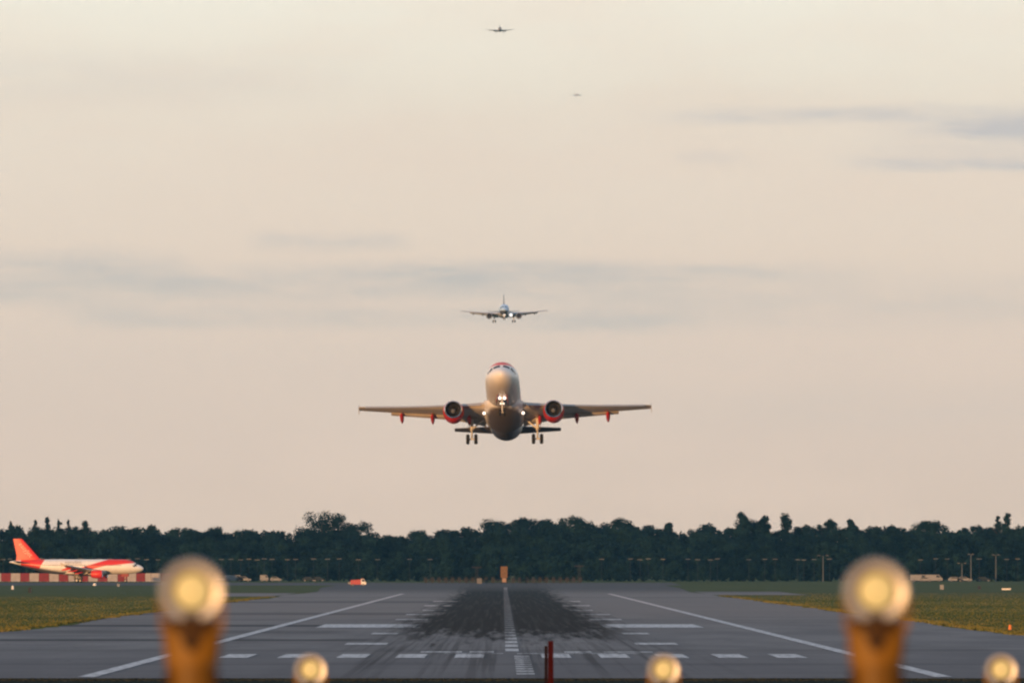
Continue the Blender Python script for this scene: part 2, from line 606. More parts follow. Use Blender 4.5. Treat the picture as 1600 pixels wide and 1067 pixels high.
# runway and shoulders with a slightly ragged grass edge
r = MB()
cut = sorted(set([669] + [q for q in ys if 669 < q < 3420] + list(range(680, 3400, 11)) + [3420]))
vs, fs = [], []
for k, q in enumerate(cut):
    l = RX - 43.6 + random.uniform(-0.5, 0.5) + 1.2 * math.sin(q / 90.0)
    rr = RX + 41.6 + random.uniform(-0.45, 0.45) + 0.7 * math.sin(q / 70.0)
    if q < 1100: l -= (1100 - q) * 0.03
    vs += [(l, q, ground(q) + 0.04), (rr, q, ground(q) + 0.04)]
    if k:
        fs.append((2 * k - 2, 2 * k - 1, 2 * k + 1, 2 * k))
r.add(vs, fs)
tag(r.build('runway', M['runway'], smooth_=False), kind='structure')
tx = MB()
for (a, b, x0, x1) in ((2560, 2880, -62, -44.6), (2700, 2990, 42.8, 62.0), (3420.5, 3640, -420, 46)):
    strip(tx, x0, x1, a, b, 0.035)
tag(tx.build('taxiway', M['runway'], smooth_=False), kind='structure')

mk = MB()


def bar(xa, xb, ya, yb):
    strip(mk, RX + xa, RX + xb, ya, yb, 0.07)


for sgn in (-1, 1):
    bar(*sorted((sgn * 21.25, sgn * 22.15)), 674, 2800)          # edge lines
for k in range(5):                                                # threshold stripes either side
    c0 = 2.7 + 3.62 * k
    bar(c0 - 0.9, c0 + 0.9, 816, 851)
    bar(-c0 - 0.9, -c0 + 0.9, 816, 851)
bar(0.3, 8.2, 853, 858)
bar(-4.4, -0.6, 855, 859)
for (xa, xb, ya, yb) in ((-6.0, -3.3, 868, 880), (-2.8, -1.2, 868, 880), (3.4, 5.2, 866, 878), (6.0, 9.2, 868, 876)):
    bar(xa, xb, ya, yb)
y = 880.0
while y < 3250:                                                   # centreline dashes
    bar(-0.45, 0.45, y, y + 28)
    y += 48
y = 690.0
while y < 830:
    bar(0.1, 1.05, y, y + 9)
    y += 17
for D, n_, x0, x1 in ((955, 23, 9.0, 12.0), (1105, 23, 9.4, 11.6), (1405, 25, 8.6, 12.0), (1555, 25, 8.6, 12.0), (1705, 30, 8.0, 11.0),
                      (1910, 40, 8.0, 12.0), (2150, 45, 8.0, 12.0)):
    bar(x0, x1, D, D + n_)
    bar(-x1, -x0, D, D + n_)
bar(8.8, 17.9, 1226, 1298)
bar(-17.9, -8.8, 1226, 1298)
tag(mk.build('runway_markings', M['marking'], smooth_=False), kind='structure')


# ------------------------------------------------------------------ airliners
def interp(tab, s, k):
    """smooth table lookup (Catmull-Rom on uneven knots)"""
    n = len(tab)
    if s <= tab[0][0]: return tab[0][k]
    if s >= tab[-1][0]: return tab[-1][k]
    i = max(j for j in range(n - 1) if tab[j][0] <= s)
    x0, x1 = tab[i][0], tab[i + 1][0]
    y0, y1 = tab[i][k], tab[i + 1][k]
    h = x1 - x0
    d = (y1 - y0) / h
    def slope(j):
        if j == 0 or j == n - 1:
            jj = min(j, n - 2)
            return (tab[jj + 1][k] - tab[jj][k]) / (tab[jj + 1][0] - tab[jj][0])
        a = (tab[j][k] - tab[j - 1][k]) / (tab[j][0] - tab[j - 1][0])
        b = (tab[j + 1][k] - tab[j][k]) / (tab[j + 1][0] - tab[j][0])
        return 0.0 if a * b <= 0 else 2 * a * b / (a + b)
    t = (s - x0) / h
    m0, m1 = slope(i) * h, slope(i + 1) * h
    return y0 * (2 * t ** 3 - 3 * t * t + 1) + m0 * (t ** 3 - 2 * t * t + t) + y1 * (3 * t * t - 2 * t ** 3) + m1 * (t ** 3 - t * t)


# station, top, bottom, half width, height of the widest line
BODY = [(0.0, -0.48, -0.60, 0.06, -0.54), (0.12, -0.22, -0.84, 0.32, -0.53), (0.45, 0.06, -1.14, 0.66, -0.50), (1.0, 0.38, -1.44, 1.03, -0.44),
        (1.7, 0.66, -1.66, 1.34, -0.36), (2.3, 1.10, -1.78, 1.54, -0.28), (2.9, 1.45, -1.87, 1.69, -0.20), (4.0, 1.86, -1.98, 1.86, -0.10),
        (5.5, 2.05, -2.05, 1.96, 0.0), (7.0, 2.07, -2.07, 1.975, 0.0), (23.5, 2.07, -2.07, 1.975, 0.0), (26.5, 2.06, -1.84, 1.94, 0.1),
        (29.5, 2.02, -1.16, 1.70, 0.35), (32.5, 1.92, -0.24, 1.28, 0.75), (35.0, 1.78, 0.50, 0.80, 1.1), (36.8, 1.60, 1.02, 0.40, 1.3), (37.5, 1.45, 1.18, 0.18, 1.32)]


def body_pt(s, phi, off=0.0):
    """phi measured from the top"""
    top, bot, hw, zc = (interp(BODY, s, k) for k in (1, 2, 3, 4))
    c = math.cos(phi)
    hh = (top - zc) if c >= 0 else (zc - bot)
    return Vector(((hw + off) * math.sin(phi), s - 18.0, zc + (hh + off) * c))


def airfoil(n=9, tc=0.13):
    up, lo = [], []
    for i in range(n):
        x = 0.5 * (1 - math.cos(math.pi * i / (n - 1)))
        t = 5 * tc * (0.2969 * math.sqrt(x) - 0.126 * x - 0.3516 * x * x + 0.2843 * x ** 3 - 0.1015 * x ** 4)
        cmb = 0.02 * 4 * x * (1 - x)
        up.append((x, cmb + t))
        lo.append((x, cmb - t))
    return up + lo[-2:0:-1]


WING = [(1.0, 11.2, 8.2, -1.25, 0.155), (1.97, 11.9, 7.0, -1.15, 0.15), (6.4, 14.15, 4.35, -0.73, 0.125), (11.0, 16.5, 3.0, -0.25, 0.115), (16.9, 19.5, 1.55, 0.50, 0.11)]


def wing_at(yv):
    return tuple(interp(WING, yv, k) for k in (1, 2, 3, 4))


def build_airliner(name, label, group, loc, pitch, heading, bank, fus, wingm, redm, finm, gear=True, flap=12, lights=(), doors=True, text=False, lean=False, livery_red=True):
    root = empty(name, loc, label, 'airliner', group)
    root.rotation_mode = 'XYZ'
    mrot = Matrix.Rotation(heading, 4, 'Z') @ Matrix.Rotation(-pitch, 4, 'X') @ Matrix.Rotation(bank, 4, 'Y')
    root.rotation_euler = mrot.to_euler('XYZ')
    # fuselage: one lofted skin
    st = [0, 0.04, 0.12, 0.25, 0.45, 0.7, 1.0, 1.35, 1.7, 2.0, 2.3, 2.6, 2.9, 3.4, 4.0, 4.7, 5.5, 7.0] + list(np.arange(8.5, 24, 1.5)) + [25, 26.5, 28, 29.5, 31, 32.5, 33.8, 35, 36, 36.8, 37.3, 37.5]
    n = 40
    b = MB()
    b.loft([[body_pt(s, 2 * math.pi * k / n) for k in range(n)] for s in st])
    fo = b.build('fuselage', fus, root, angle=60)
    # windscreen: six separate panes following the skin
    for sgn in (-1, 1):
        for (s0, s1, p0, p1) in ((1.66, 2.16, 7, 40), (1.84, 2.40, 45, 68), (2.25, 2.8, 66, 80)):
            q = MB()
            ring = []
            for i in range(5):
                s = s0 + (s1 - s0) * i / 4
                ring.append([body_pt(s, sgn * R(p0 + (p1 - p0) * j / 5), 0.02) for j in range(6)])
            q.loft(ring, cap=False, closed=False)
            q.build('cockpit_window', M['glass'], fo)
    # belly fairing
    q = MB()
    rings = []
    for s, hw, d, zt_ in ((9.6, 0.7, 0.06, -1.4), (10.6, 1.75, 0.18, -1.05), (11.8, 2.2, 0.34, -0.75), (13.2, 2.38, 0.44, -0.70), (16.5, 2.38, 0.46, -0.85), (19.5, 2.2, 0.42, -1.1),
                          (21.2, 1.5, 0.25, -1.3), (22.4, 0.5, 0.08, -1.5)):
        rings.append([(hw * math.sin(R(a)), s - 18.0, zt_ + (-2.07 - d - zt_) * abs(math.cos(R(a))) ** 0.75) for a in np.linspace(-90, 90, 25)])
    q.loft(rings, cap=True, closed=True)
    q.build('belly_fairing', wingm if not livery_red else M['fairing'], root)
    af = airfoil()
    for sgn in (-1, 1):
        # wing
        q = MB()
        rings = []
        for yv in (1.0, 1.97, 4.0, 6.4, 8.5, 11.0, 14.0, 16.4, 16.9):
            le, ch, zz, tc_ = wing_at(yv)
            rings.append([(sgn * yv, le - 18 + ch * a, zz + ch * (c - 0.035 * a)) for a, c in airfoil(9, tc_)])
        q.loft(rings)
        wo_ = q.build('wing', wingm, root, angle=50)
        # tip fence
        le, ch, zz, _ = wing_at(16.9)
        q = MB()
        q.loft([[(sgn * (16.93 + k), le - 18 + 0.25, zz), (sgn * (16.93 + k), le - 18 + 1.5, zz + 0.62), (sgn * (16.93 + k), le - 18 + 1.75, zz + 0.62),
                 (sgn * (16.93 + k), le - 18 + 1.55, zz), (sgn * (16.93 + k), le - 18 + 1.6, zz - 0.5), (sgn * (16.93 + k), le - 18 + 1.35, zz - 0.5)] for k in (0, 0.06)])
        q.build('wingtip_fence', wingm, wo_, smooth_=False)
        # slats: drooped strip ahead of the leading edge
        for (ya, yb) in ((2.6, 5.0), (6.5, 16.2)):
            q = MB()
            rings = []
            for yv in np.linspace(ya, yb, 5):
                le, ch, zz, tc_ = wing_at(yv)
                x0 = le - 18
                rings.append([(sgn * yv, x0 - 0.22, zz - 0.16), (sgn * yv, x0 - 0.16, zz - 0.03), (sgn * yv, x0 + 0.10, zz + 0.11), (sgn * yv, x0 + 0.30, zz + 0.16),
                              (sgn * yv, x0 + 0.12, zz + 0.03), (sgn * yv, x0 - 0.10, zz - 0.17)])
            q.loft(rings)
            q.build('slat', M['slat'] if livery_red else wingm, wo_, angle=60)
        # flaps
        for (ya, yb) in ((2.15, 6.3), (6.5, 13.2)):
            q = MB()
            rings = []
            for yv in np.linspace(ya, yb, 4):
                le, ch, zz, tc_ = wing_at(yv)
                x0, z0 = le + ch * 0.90 - 18, zz - 0.04 * ch - 0.03
                c_ = max(0.75, ch * 0.26)
                a = R(flap)
                prof = [(0, 0), (0.12, 0.075), (0.4, 0.06), (1.0, 0.0), (0.4, -0.06), (0.1, -0.06)]
                rings.append([(sgn * yv, x0 + c_ * (p * math.cos(a) + h * math.sin(a)), z0 + c_ * (-p * math.sin(a) + h * math.cos(a))) for p, h in prof])
            q.loft(rings)
            q.build('flap', wingm, wo_, angle=60)
        # flap track fairings
        for yv in (4.1, 8.35, 11.95):
            le, ch, zz, tc_ = wing_at(yv)
            q = MB()
            rings = []
            L = 2.9 if yv > 5 else 2.4
            s0 = le + ch * 0.62
            for f_, h in ((0, 0.02), (0.12, 0.16), (0.35, 0.26), (0.6, 0.25), (0.85, 0.15), (1.0, 0.03)):
                zc = zz - 0.05 * ch - 0.26 - 0.62 * max(0.0, f_ - 0.3)
                rings.append([(sgn * yv + 0.95 * h * math.cos(2 * math.pi * k / 10), s0 - 18 + L * f_, zc + 1.25 * h * math.sin(2 * math.pi * k / 10)) for k in range(10)])
            q.loft(rings)
            q.build('flap_fairing', redm, wo_)
        # engine
        ex, es, ez = sgn * 5.78, 10.75, -2.02
        c_ = (ex, es - 18, ez)
        eng = empty('engine', (0, 0, 0))
        eng.parent = root
        q = MB()
        q.lathe([(0.10, 1.03), (0.35, 1.12), (0.9, 1.20), (1.6, 1.21), (2.4, 1.12), (3.1, 0.97), (3.12, 0.93), (2.6, 0.98), (1.2, 1.0), (0.4, 0.93)], c=c_, n=36)
        q.build('cowling', redm, eng, angle=50)
        q = MB()
        q.lathe([(0.104, 1.035), (0.03, 0.99), (0.0, 0.955), (0.02, 0.92), (0.10, 0.895), (0.42, 0.885), (0.42, 0.935)], c=c_, n=36)
        q.build('inlet_lip', M['metal'] if livery_red else wingm, eng)
        q = MB()
        q.lathe([(0.42, 0.89), (0.95, 0.875)], c=c_, n=36)
        q.build('inlet_duct', M['dark'], eng)
        q = MB()
        for k in range(24):
            a0 = 2 * math.pi * k / 24
            vs_ = []
            for rad, wd in ((0.26, 0.09), (0.6, 0.10), (0.87, 0.09)):
                for sg in (-1, 1):
                    aa = a0 + sg * wd / rad * 0.5
                    vs_.append((ex + rad * math.cos(aa), es - 18 + 0.85 + 0.05 * sg, ez + rad * math.sin(aa)))
            q.add(vs_, [(0, 1, 3, 2), (2, 3, 5, 4)])
        q.lathe([(0.95, 0.0), (0.95, 0.88)], c=c_, n=24)
        q.build('fan', M['fan'], eng, smooth_=False)
        q = MB()
        q.lathe([(0.42, 0.01), (0.5, 0.10), (0.68, 0.21), (0.86, 0.28), (0.95, 0.28)], c=c_, n=20)
        q.build('spinner', M['mid_grey'], eng)
        q = MB()
        q.lathe([(2.6, 0.75), (3.2, 0.66), (4.1, 0.46), (4.15, 0.40), (4.1, 0.30), (4.7, 0.04)], c=c_, n=24)
        q.build('exhaust_nozzle', M['exhaust'], eng)
        q = MB()
        le, ch, zz, tc_ = wing_at(5.78)
        q.loft([[(ex - 0.16, es - 18 + 0.9, ez + 1.15), (ex + 0.16, es - 18 + 0.9, ez + 1.15), (ex + 0.2, le - 18 + 1.4, ez + 0.85), (ex - 0.2, le - 18 + 1.4, ez + 0.85)],
                [(ex - 0.05, es - 18 + 1.2, ez + 1.26), (ex + 0.05, es - 18 + 1.2, ez + 1.26), (ex + 0.16, le - 18 + 2.0, zz + 0.1), (ex - 0.16, le - 18 + 2.0, zz + 0.1)]])
        q.build('pylon', wingm, eng)
        # tailplane
        q = MB()
        rings = []
        for f_ in (0.0, 0.4, 0.8, 0.96, 1.0):
            yv = 0.5 + 5.72 * f_
            le, ch = 30.9 + f_ * 3.35, 4.0 - 2.45 * f_
            rings.append([(sgn * yv, le - 18 + ch * a, 0.92 + 0.6 * f_ + ch * (c * 0.8)) for a, c in airfoil(7, 0.11)])
        q.loft(rings)
        q.build('tailplane', M['tailgrey'] if livery_red else wingm, root, angle=50)
    # fin with dorsal fillet
    q = MB()
    rings = []
    for zz, le, ch, t_ in ((1.5, 27.6, 8.2, 0.07), (2.35, 29.2, 6.3, 0.10), (3.2, 29.9, 5.6, 0.10), (5.0, 31.5, 4.4, 0.10), (7.4, 33.65, 2.75, 0.10), (7.8, 34.1, 2.35, 0.09)):
        rings.append([(ch * (c - 0.08 * a * (1 - a)) , le - 18 + ch * a, zz) for a, c in airfoil(8, t_)])
    q.loft(rings)
    fin = q.build('fin', finm, root, angle=50)
    if text:
        for nm, body, size, mt, loc_, rot_, par in (('lettering', 'easyJet', 1.75, M['taillight'], (-0.30, 35.0 - 18, 6.2), R(48), fin),
                                                    ('lettering', 'easyJet', 1.7, M['white_text'], (-2.0, 21.9 - 18, 0.75), 0.0, fo)):
            cu = bpy.data.curves.new('lettering', 'FONT')
            cu.body = body
            cu.size = size
            cu.extrude = 0.01
            tmp = bpy.data.objects.new('tmp', cu)
            COL.objects.link(tmp)
            dg = bpy.context.evaluated_depsgraph_get()
            me = bpy.data.meshes.new_from_object(tmp.evaluated_get(dg))
            bpy.data.objects.remove(tmp)
            o = bpy.data.objects.new(nm, me)
            COL.objects.link(o)
            me.materials.clear()
            me.materials.append(mt)
            o.parent = par
            # reading from the aircraft's right-hand side (-x): text runs towards the nose (-y)
            o.matrix_local = Matrix.Translation(loc_) @ Matrix.Rotation(R(-90), 4, 'Z') @ Matrix.Rotation(R(90), 4, 'X') @ Matrix.Rotation(-rot_ + math.pi * 0, 4, 'Z')
    if gear:
        dropm = -3.75
        for sgn in (-1, 1):
            mg = empty('main_gear', (0, 0, 0))
            mg.parent = root
            x0 = sgn * 3.8
            q = MB()
            q.tube((x0, 0.3, -1.0), (x0, 0.25, -2.75), 0.19, 0.19, 14)
            q.tube((x0, 0.25, -2.75), (x0, 0.2, dropm), 0.11, 0.11, 12)
            q.tube((x0 - 0.5, 0.2, dropm), (x0 + 0.5, 0.2, dropm), 0.09, 0.09, 10)
            q.build('strut', M['gearmetal'], mg)
            q = MB()
            q.tube((x0 - sgn * 0.05, 0.25, -2.5), (x0 - sgn * 1.45, 0.3, -1.35), 0.10, 0.10, 10)
            q.tube((x0, 0.05, -2.6), (x0, -0.35, -3.1), 0.06, 0.06, 8)
            q.tube((x0, -0.35, -3.1), (x0, 0.1, -3.6), 0.06, 0.06, 8)
            q.build('brace', M['gearmetal'], mg)
            for e in (-1, 1):
                q = MB()
                xx = x0 + e * 0.465
                q.lathe([(-0.16, 0.30), (-0.20, 0.40), (-0.19, 0.52), (-0.11, 0.585), (0.11, 0.585), (0.19, 0.52), (0.20, 0.40), (0.16, 0.30), (-0.16, 0.30)], 'x', (xx, 0.2, dropm), 24)
                wh = q.build('wheel', M['rubber'], mg, angle=50)
                q = MB()
                q.lathe([(-0.12, 0.01), (-0.15, 0.30), (0.15, 0.30), (0.12, 0.01)], 'x', (xx, 0.2, dropm), 20)
                q.build('rim', M['gearmetal'], wh)
            q = MB()
            q.loft([[(x0 + sgn * (0.26 + k), -0.5, -1.2), (x0 + sgn * (0.26 + k), 1.1, -1.2), (x0 + sgn * (0.34 + k), 0.8, -2.6), (x0 + sgn * (0.34 + k), -0.2, -2.6)] for k in (0, 0.05)])
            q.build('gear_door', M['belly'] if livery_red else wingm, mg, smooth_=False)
            if livery_red:
                q = MB()
                q.loft([[(sgn * 0.35, -1.0, -2.48), (sgn * 0.35, 1.5, -2.48), (sgn * 0.5, 1.4, -3.5), (sgn * 0.5, -0.9, -3.5)],
                        [(sgn * 0.41, -1.0, -2.48), (sgn * 0.41, 1.5, -2.48), (sgn * 0.56, 1.4, -3.5), (sgn * 0.56, -0.9, -3.5)]])
                q.build('bay_door', M['belly'], mg, smooth_=False) if doors else None
        ng = empty('nose_gear', (0, 0, 0))
        ng.parent = root
        yn, zn = 5.07 - 18, -3.85
        q = MB()
        q.tube((0, yn + 0.15, -1.7), (0, yn + 0.05, -2.9), 0.12, 0.12, 12)
        q.tube((0, yn + 0.05, -2.9), (0, yn, zn), 0.075, 0.075, 10)
        q.tube((-0.28, yn, zn), (0.28, yn, zn), 0.06, 0.06, 8)
        q.tube((0, yn + 0.05, -2.7), (0, yn - 1.0, -1.85), 0.05, 0.05, 8)
        q.build('strut', M['gearmetal'], ng)
        for e in (-1, 1):
            q = MB()
            q.lathe([(-0.09, 0.19), (-0.115, 0.28), (-0.10, 0.35), (-0.05, 0.385), (0.05, 0.385), (0.10, 0.35), (0.115, 0.28), (0.09, 0.19), (-0.09, 0.19)], 'x', (e * 0.26, yn, zn), 20)
            wh = q.build('wheel', M['rubber'], ng, angle=50)
            q = MB()
            q.lathe([(-0.07, 0.01), (-0.085, 0.19), (0.085, 0.19), (0.07, 0.01)], 'x', (e * 0.26, yn, zn), 16)
            q.build('rim', M['gearmetal'], wh)
            q = MB()
            q.loft([[(e * (0.50 + k), yn - 1.0, -1.95), (e * (0.50 + k), yn + 1.1, -1.98), (e * (0.66 + k), yn + 1.0, -2.75), (e * (0.66 + k), yn - 0.9, -2.7)] for k in (0, 0.04)])
            q.build('gear_door', M['nosedoor'] if livery_red else wingm, ng, smooth_=False)
            if 'nose' in lights:
                q = MB()
                q.lathe([(-0.10, 0.01), (-0.10, 0.16), (-0.06, 0.185), (0.06, 0.15), (0.12, 0.04)], 'y', (e * 0.27, yn - 0.22, -2.22), 16, cap=True)
                q.build('taxi_light', M['lampwhite'], ng)
                q = MB()
                q.lathe([(-0.08, 0.01), (-0.08, 0.10), (0.05, 0.10), (0.10, 0.03)], 'y', (e * 0.16, yn - 0.2, -2.85), 14, cap=True)
                q.build('turnoff_light', M['lampdim'], ng)
    for sgn in (-1, 1):
        if 'wing' in lights:
            q = MB()
            q.lathe([(-0.10, 0.02), (-0.10, 0.15), (0.0, 0.18), (0.2, 0.13), (0.3, 0.05)], 'y', (sgn * 2.25, 12.6 - 18, -2.05), 16, cap=True)
            q.build('landing_light', M['lampwhite'], root)
    if 'one_wing' in lights:
        q = MB()
        q.lathe([(-0.10, 0.02), (-0.10, 0.55), (0.0, 0.6), (0.2, 0.45), (0.3, 0.05)], 'y', (2.7, 12.0 - 18, -1.75), 16, cap=True)
        q.build('landing_light', M['lampwhite'], root)
    return root


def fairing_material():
    m_ = bpy.data.materials.new('shaded_dirty_white_fairing_paint')
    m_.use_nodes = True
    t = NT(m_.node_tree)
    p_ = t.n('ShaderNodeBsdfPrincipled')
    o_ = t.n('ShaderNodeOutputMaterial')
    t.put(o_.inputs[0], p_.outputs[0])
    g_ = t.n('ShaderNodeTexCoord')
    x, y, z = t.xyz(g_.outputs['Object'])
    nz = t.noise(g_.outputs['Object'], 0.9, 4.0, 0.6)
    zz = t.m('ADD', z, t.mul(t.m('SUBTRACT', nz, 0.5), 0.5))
    c = t.mix(t.ss(zz, -1.75, -2.15), (0.74, 0.72, 0.69, 1), (0.14, 0.115, 0.095, 1))  # lower fairing darkened: belly shade and dirt painted into the colour
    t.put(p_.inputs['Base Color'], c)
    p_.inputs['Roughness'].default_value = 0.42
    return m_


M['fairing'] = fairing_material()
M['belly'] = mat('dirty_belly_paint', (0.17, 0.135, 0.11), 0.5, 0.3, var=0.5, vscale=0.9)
M['tailgrey'] = mat('dark_grey_tailplane_paint', (0.10, 0.10, 0.11), 0.5, 0.3)
M['slat'] = mat('bare_metal_leading_edge', (0.45, 0.43, 0.40), 0.4, 0.5, 0.3)
M['nosedoor'] = mat('red_nose_gear_door_paint', (0.30, 0.06, 0.05), 0.5, 0.3)

D1 = 1541.0
P = at(788.5, 636.0, D1)
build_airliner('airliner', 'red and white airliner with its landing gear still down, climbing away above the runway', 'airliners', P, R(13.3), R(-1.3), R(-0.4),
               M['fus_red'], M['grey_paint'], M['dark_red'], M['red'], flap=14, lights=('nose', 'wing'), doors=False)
D2 = 5200.0
P = at(787.5, 487.0, D2)
build_airliner('airliner', 'small pale blue-grey airliner on approach with lamps lit, above the climbing red one', 'airliners', P, R(3.0), R(0.2), R(-0.3),
               M['fus_blue'], M['blue_wing'], M['mid_grey'], M['fin_blue'], flap=30, lights=('nose', 'one_wing'), livery_red=False)
D3 = 15200.0
P = at(781.0, 46.5, D3)
build_airliner('airliner', 'tiny grey airliner silhouette near the top edge of the sky', 'airliners', P, R(3.5), R(0.5), R(-0.8),
               M['far_grey'], M['far_grey'], M['far_grey'], M['far_grey'], flap=20, livery_red=False, gear=True)
D4 = 29500.0
P = at(901.0, 148.5, D4)
build_airliner('airliner', 'faintest and smallest airliner, fading into haze to the right of the topmost one', 'airliners', P, R(3.0), R(14), R(0.5),
               M['pale_far'], M['pale_far'], M['pale_far'], M['pale_far'], flap=10, livery_red=False, gear=False)
D5 = 3700.0
zg = ground(D5)
P = Vector((0, D5, zg + 4.34))
P.x = (225 - 786.0) / F * D5 - 18.0
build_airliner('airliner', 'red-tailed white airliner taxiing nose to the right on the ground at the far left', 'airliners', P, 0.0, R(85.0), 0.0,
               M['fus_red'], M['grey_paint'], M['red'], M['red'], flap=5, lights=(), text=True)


# ------------------------------------------------------------------ approach lights in the foreground
M['yellow'] = mat('weathered_yellow_orange_paint', (0.20, 0.092, 0.001), 0.55, 0.3, var=0.35, vscale=6.0)
M['amber_dark'] = mat('shaded_amber_paint', (0.030, 0.013, 0.003), 0.7, 0.2)  # dark amber standing in for shade on mount and mast
M['alu'] = mat('cast_aluminium_ring', (0.40, 0.41, 0.42), 0.4, 0.5, 0.3, var=0.2, vscale=20)
M['reflector'] = mat('gold_tinted_reflector', (0.17, 0.155, 0.13), 0.55, 0.3, 0.0)
M['lampglow'] = mat('warm_lamp_glow', (0.30, 0.24, 0.12), 0.5, 0.3, 0.0, (1.0, 0.72, 0.26), 0.52)
M['lens'] = mat('clear_lens_rim', (0.60, 0.54, 0.46), 0.3, 0.5)
M['blackrub'] = mat('black_rubber', (0.025, 0.02, 0.02), 0.7, 0.3)


def approach_light(loc, tall, label):
    """lamp facing the camera side on a yellow frangible mast; origin on the ground"""
    root = empty('approach_light', (loc.x, loc.y, 0.0), label, 'approach light', 'approach lights on yellow masts')
    H = loc.z
    # lamp housing
    q = MB()
    q.lathe([(-0.030, 0.088), (-0.036, 0.118), (-0.020, 0.128), (0.015, 0.125), (0.05, 0.105), (0.10, 0.068), (0.15, 0.045), (0.16, 0.01)], c=(0, 0, H), n=40)
    hs = q.build('lamp_housing', M['alu'], root)
    q = MB()
    q.lathe([(-0.030, 0.0885), (-0.005, 0.080), (0.02, 0.066), (0.045, 0.045), (0.055, 0.02)], c=(0, 0, H), n=36)
    q.build('reflector', M['reflector'], hs)
    q = MB()
    q.lathe([(-0.028, 0.005), (-0.028, 0.050), (-0.020, 0.064), (-0.008, 0.070), (0.0, 0.068)], c=(0, 0, H + 0.002), n=32)
    q.build('glowing_lens', M['lampglow'], hs)
    # clamp notch at the foot of the ring
    q = MB()
    q.box((0, -0.02, H - 0.108), (0.055, 0.05, 0.035))
    q.build('clamp', M['blackrub'], hs, smooth_=False)
    # yoke: tapered yellow head with V shaped shade plate, then the mast
    q = MB()
    prof = [(-0.118, 0.112), (-0.135, 0.117), (-0.20, 0.113), (-0.25, 0.107), (-0.29, 0.102)]
    rings = []
    for dz_, hw in prof:
        rings.append([(hw * math.cos(2 * math.pi * k / 28), 0.055 * math.sin(2 * math.pi * k / 28), H + dz_) for k in range(28)])
    q.loft(rings)
    q.build('mount_head', M['yellow'], root, angle=50)
    q = MB()
    rings = []
    for dz_, hw in ((-0.108, 0.086), (-0.120, 0.100), (-0.146, 0.104), (-0.150, 0.095)):
        rings.append([(hw * math.cos(2 * math.pi * k / 28), 0.062 * math.sin(2 * math.pi * k / 28) - 0.004, H + dz_) for k in range(28)])
    q.loft(rings)
    q.build('ring_shade_band', M['amber_dark'], root, angle=50)  # dark band added for the shade beneath the ring
    for sgn in (-1, 1):
        q = MB()
        q.loft([[(sgn * 0.088, -0.062, H - 0.30), (sgn * 0.104, -0.055, H - 0.30), (sgn * 0.104, 0.02, H - 0.30), (sgn * 0.088, 0.02, H - 0.30)],
                [(sgn * 0.088, -0.062, 0.3), (sgn * 0.104, -0.055, 0.3), (sgn * 0.104, 0.02, 0.3), (sgn * 0.088, 0.02, 0.3)]])
        q.build('edge_shade_strip', M['amber_dark'], root, smooth_=False)  # dark strip added as the shaded edge of the mast
    q = MB()
    vs_ = [(-0.055, 0, H - 0.155), (0.055, 0, H - 0.155), (0.012, 0, H - 0.235), (-0.012, 0, H - 0.235)]
    q.loft([[(a, -0.048, c) for a, b_, c in vs_], [(a, -0.062, c) for a, b_, c in vs_]])
    q.build('v_shade_plate', M['amber_dark'], root, smooth_=False)  # dark plate added for the V of shade on the head
    for sgn in (-1, 1):
        q = MB()
        q.loft([[(sgn * 0.10, 0.03, H - 0.16), (sgn * 0.126, 0.03, H - 0.15), (sgn * 0.126, -0.03, H - 0.15), (sgn * 0.10, -0.03, H - 0.16)],
                [(sgn * 0.118, 0.02, H - 0.03), (sgn * 0.130, 0.02, H - 0.02), (sgn * 0.130, -0.02, H - 0.02), (sgn * 0.118, -0.02, H - 0.03)]])
        q.build('yoke_arm', M['yellow'], root)
    q = MB()
    q.tube((0, 0, H - 0.28), (0, 0, 0.25), 0.098, 0.098, 24)
    q.build('mast', M['yellow'], root)
    q = MB()
    q.box((0, 0, 0.125), (0.6, 0.6, 0.25), taper=0.9)
    q.build('base', M['concrete'], root, smooth_=False)
    return root


M['concrete'] = mat('pale_concrete', (0.34, 0.33, 0.31), 0.85, 0.2, var=0.25, vscale=2.0)
approach_light(at(300, 924, 52.5), True, 'large blurred approach light in left foreground, on thick yellow mast')
approach_light(at(1369, 924, 52.5), True, 'large blurred approach light in right foreground, on thick yellow mast')
approach_light(at(485.5, 1046, 104.0), False, 'small blurred approach light standing just right of the big left one')
approach_light(at(1037, 1046, 104.0), False, 'small blurred approach light in the middle, between red post and big right light')
approach_light(at(1564, 1046, 104.0), False, 'small blurred approach light at the bottom right corner')

# red marker post between the lights and the runway
M['post_red'] = mat('faded_red_post_paint', (0.036, 0.002, 0.002), 0.7, 0.05, var=0.3, vscale=1.5)
M['post_dark'] = mat('dark_brown_post_paint', (0.010, 0.003, 0.003), 0.7, 0.05)
p = at(858.5, 1001, 420.0)
root = empty('marker_post', (p.x, p.y, 0), 'thin dark red marker post rising beside the runway centreline at the bottom', 'post')
q = MB()
q.box((0.04, 0, p.z / 2 + 0.1), (0.19, 0.12, p.z - 0.2), taper=0.86)
q.build('post', M['post_red'], root, smooth_=False)
q = MB()
q.box((-0.108, 0, (p.z - 0.2) / 2 + 0.1), (0.10, 0.10, p.z - 0.3))
q.build('rear_channel', M['post_dark'], root, smooth_=False)
q = MB()
q.box((0.035, 0, p.z - 0.05), (0.14, 0.12, 0.12), taper=0.6)
q.build('cap', M['post_red'], root, smooth_=False)
q = MB()
q.box((0, 0, 0.06), (0.5, 0.4, 0.12))
q.build('base', M['concrete'], root, smooth_=False)


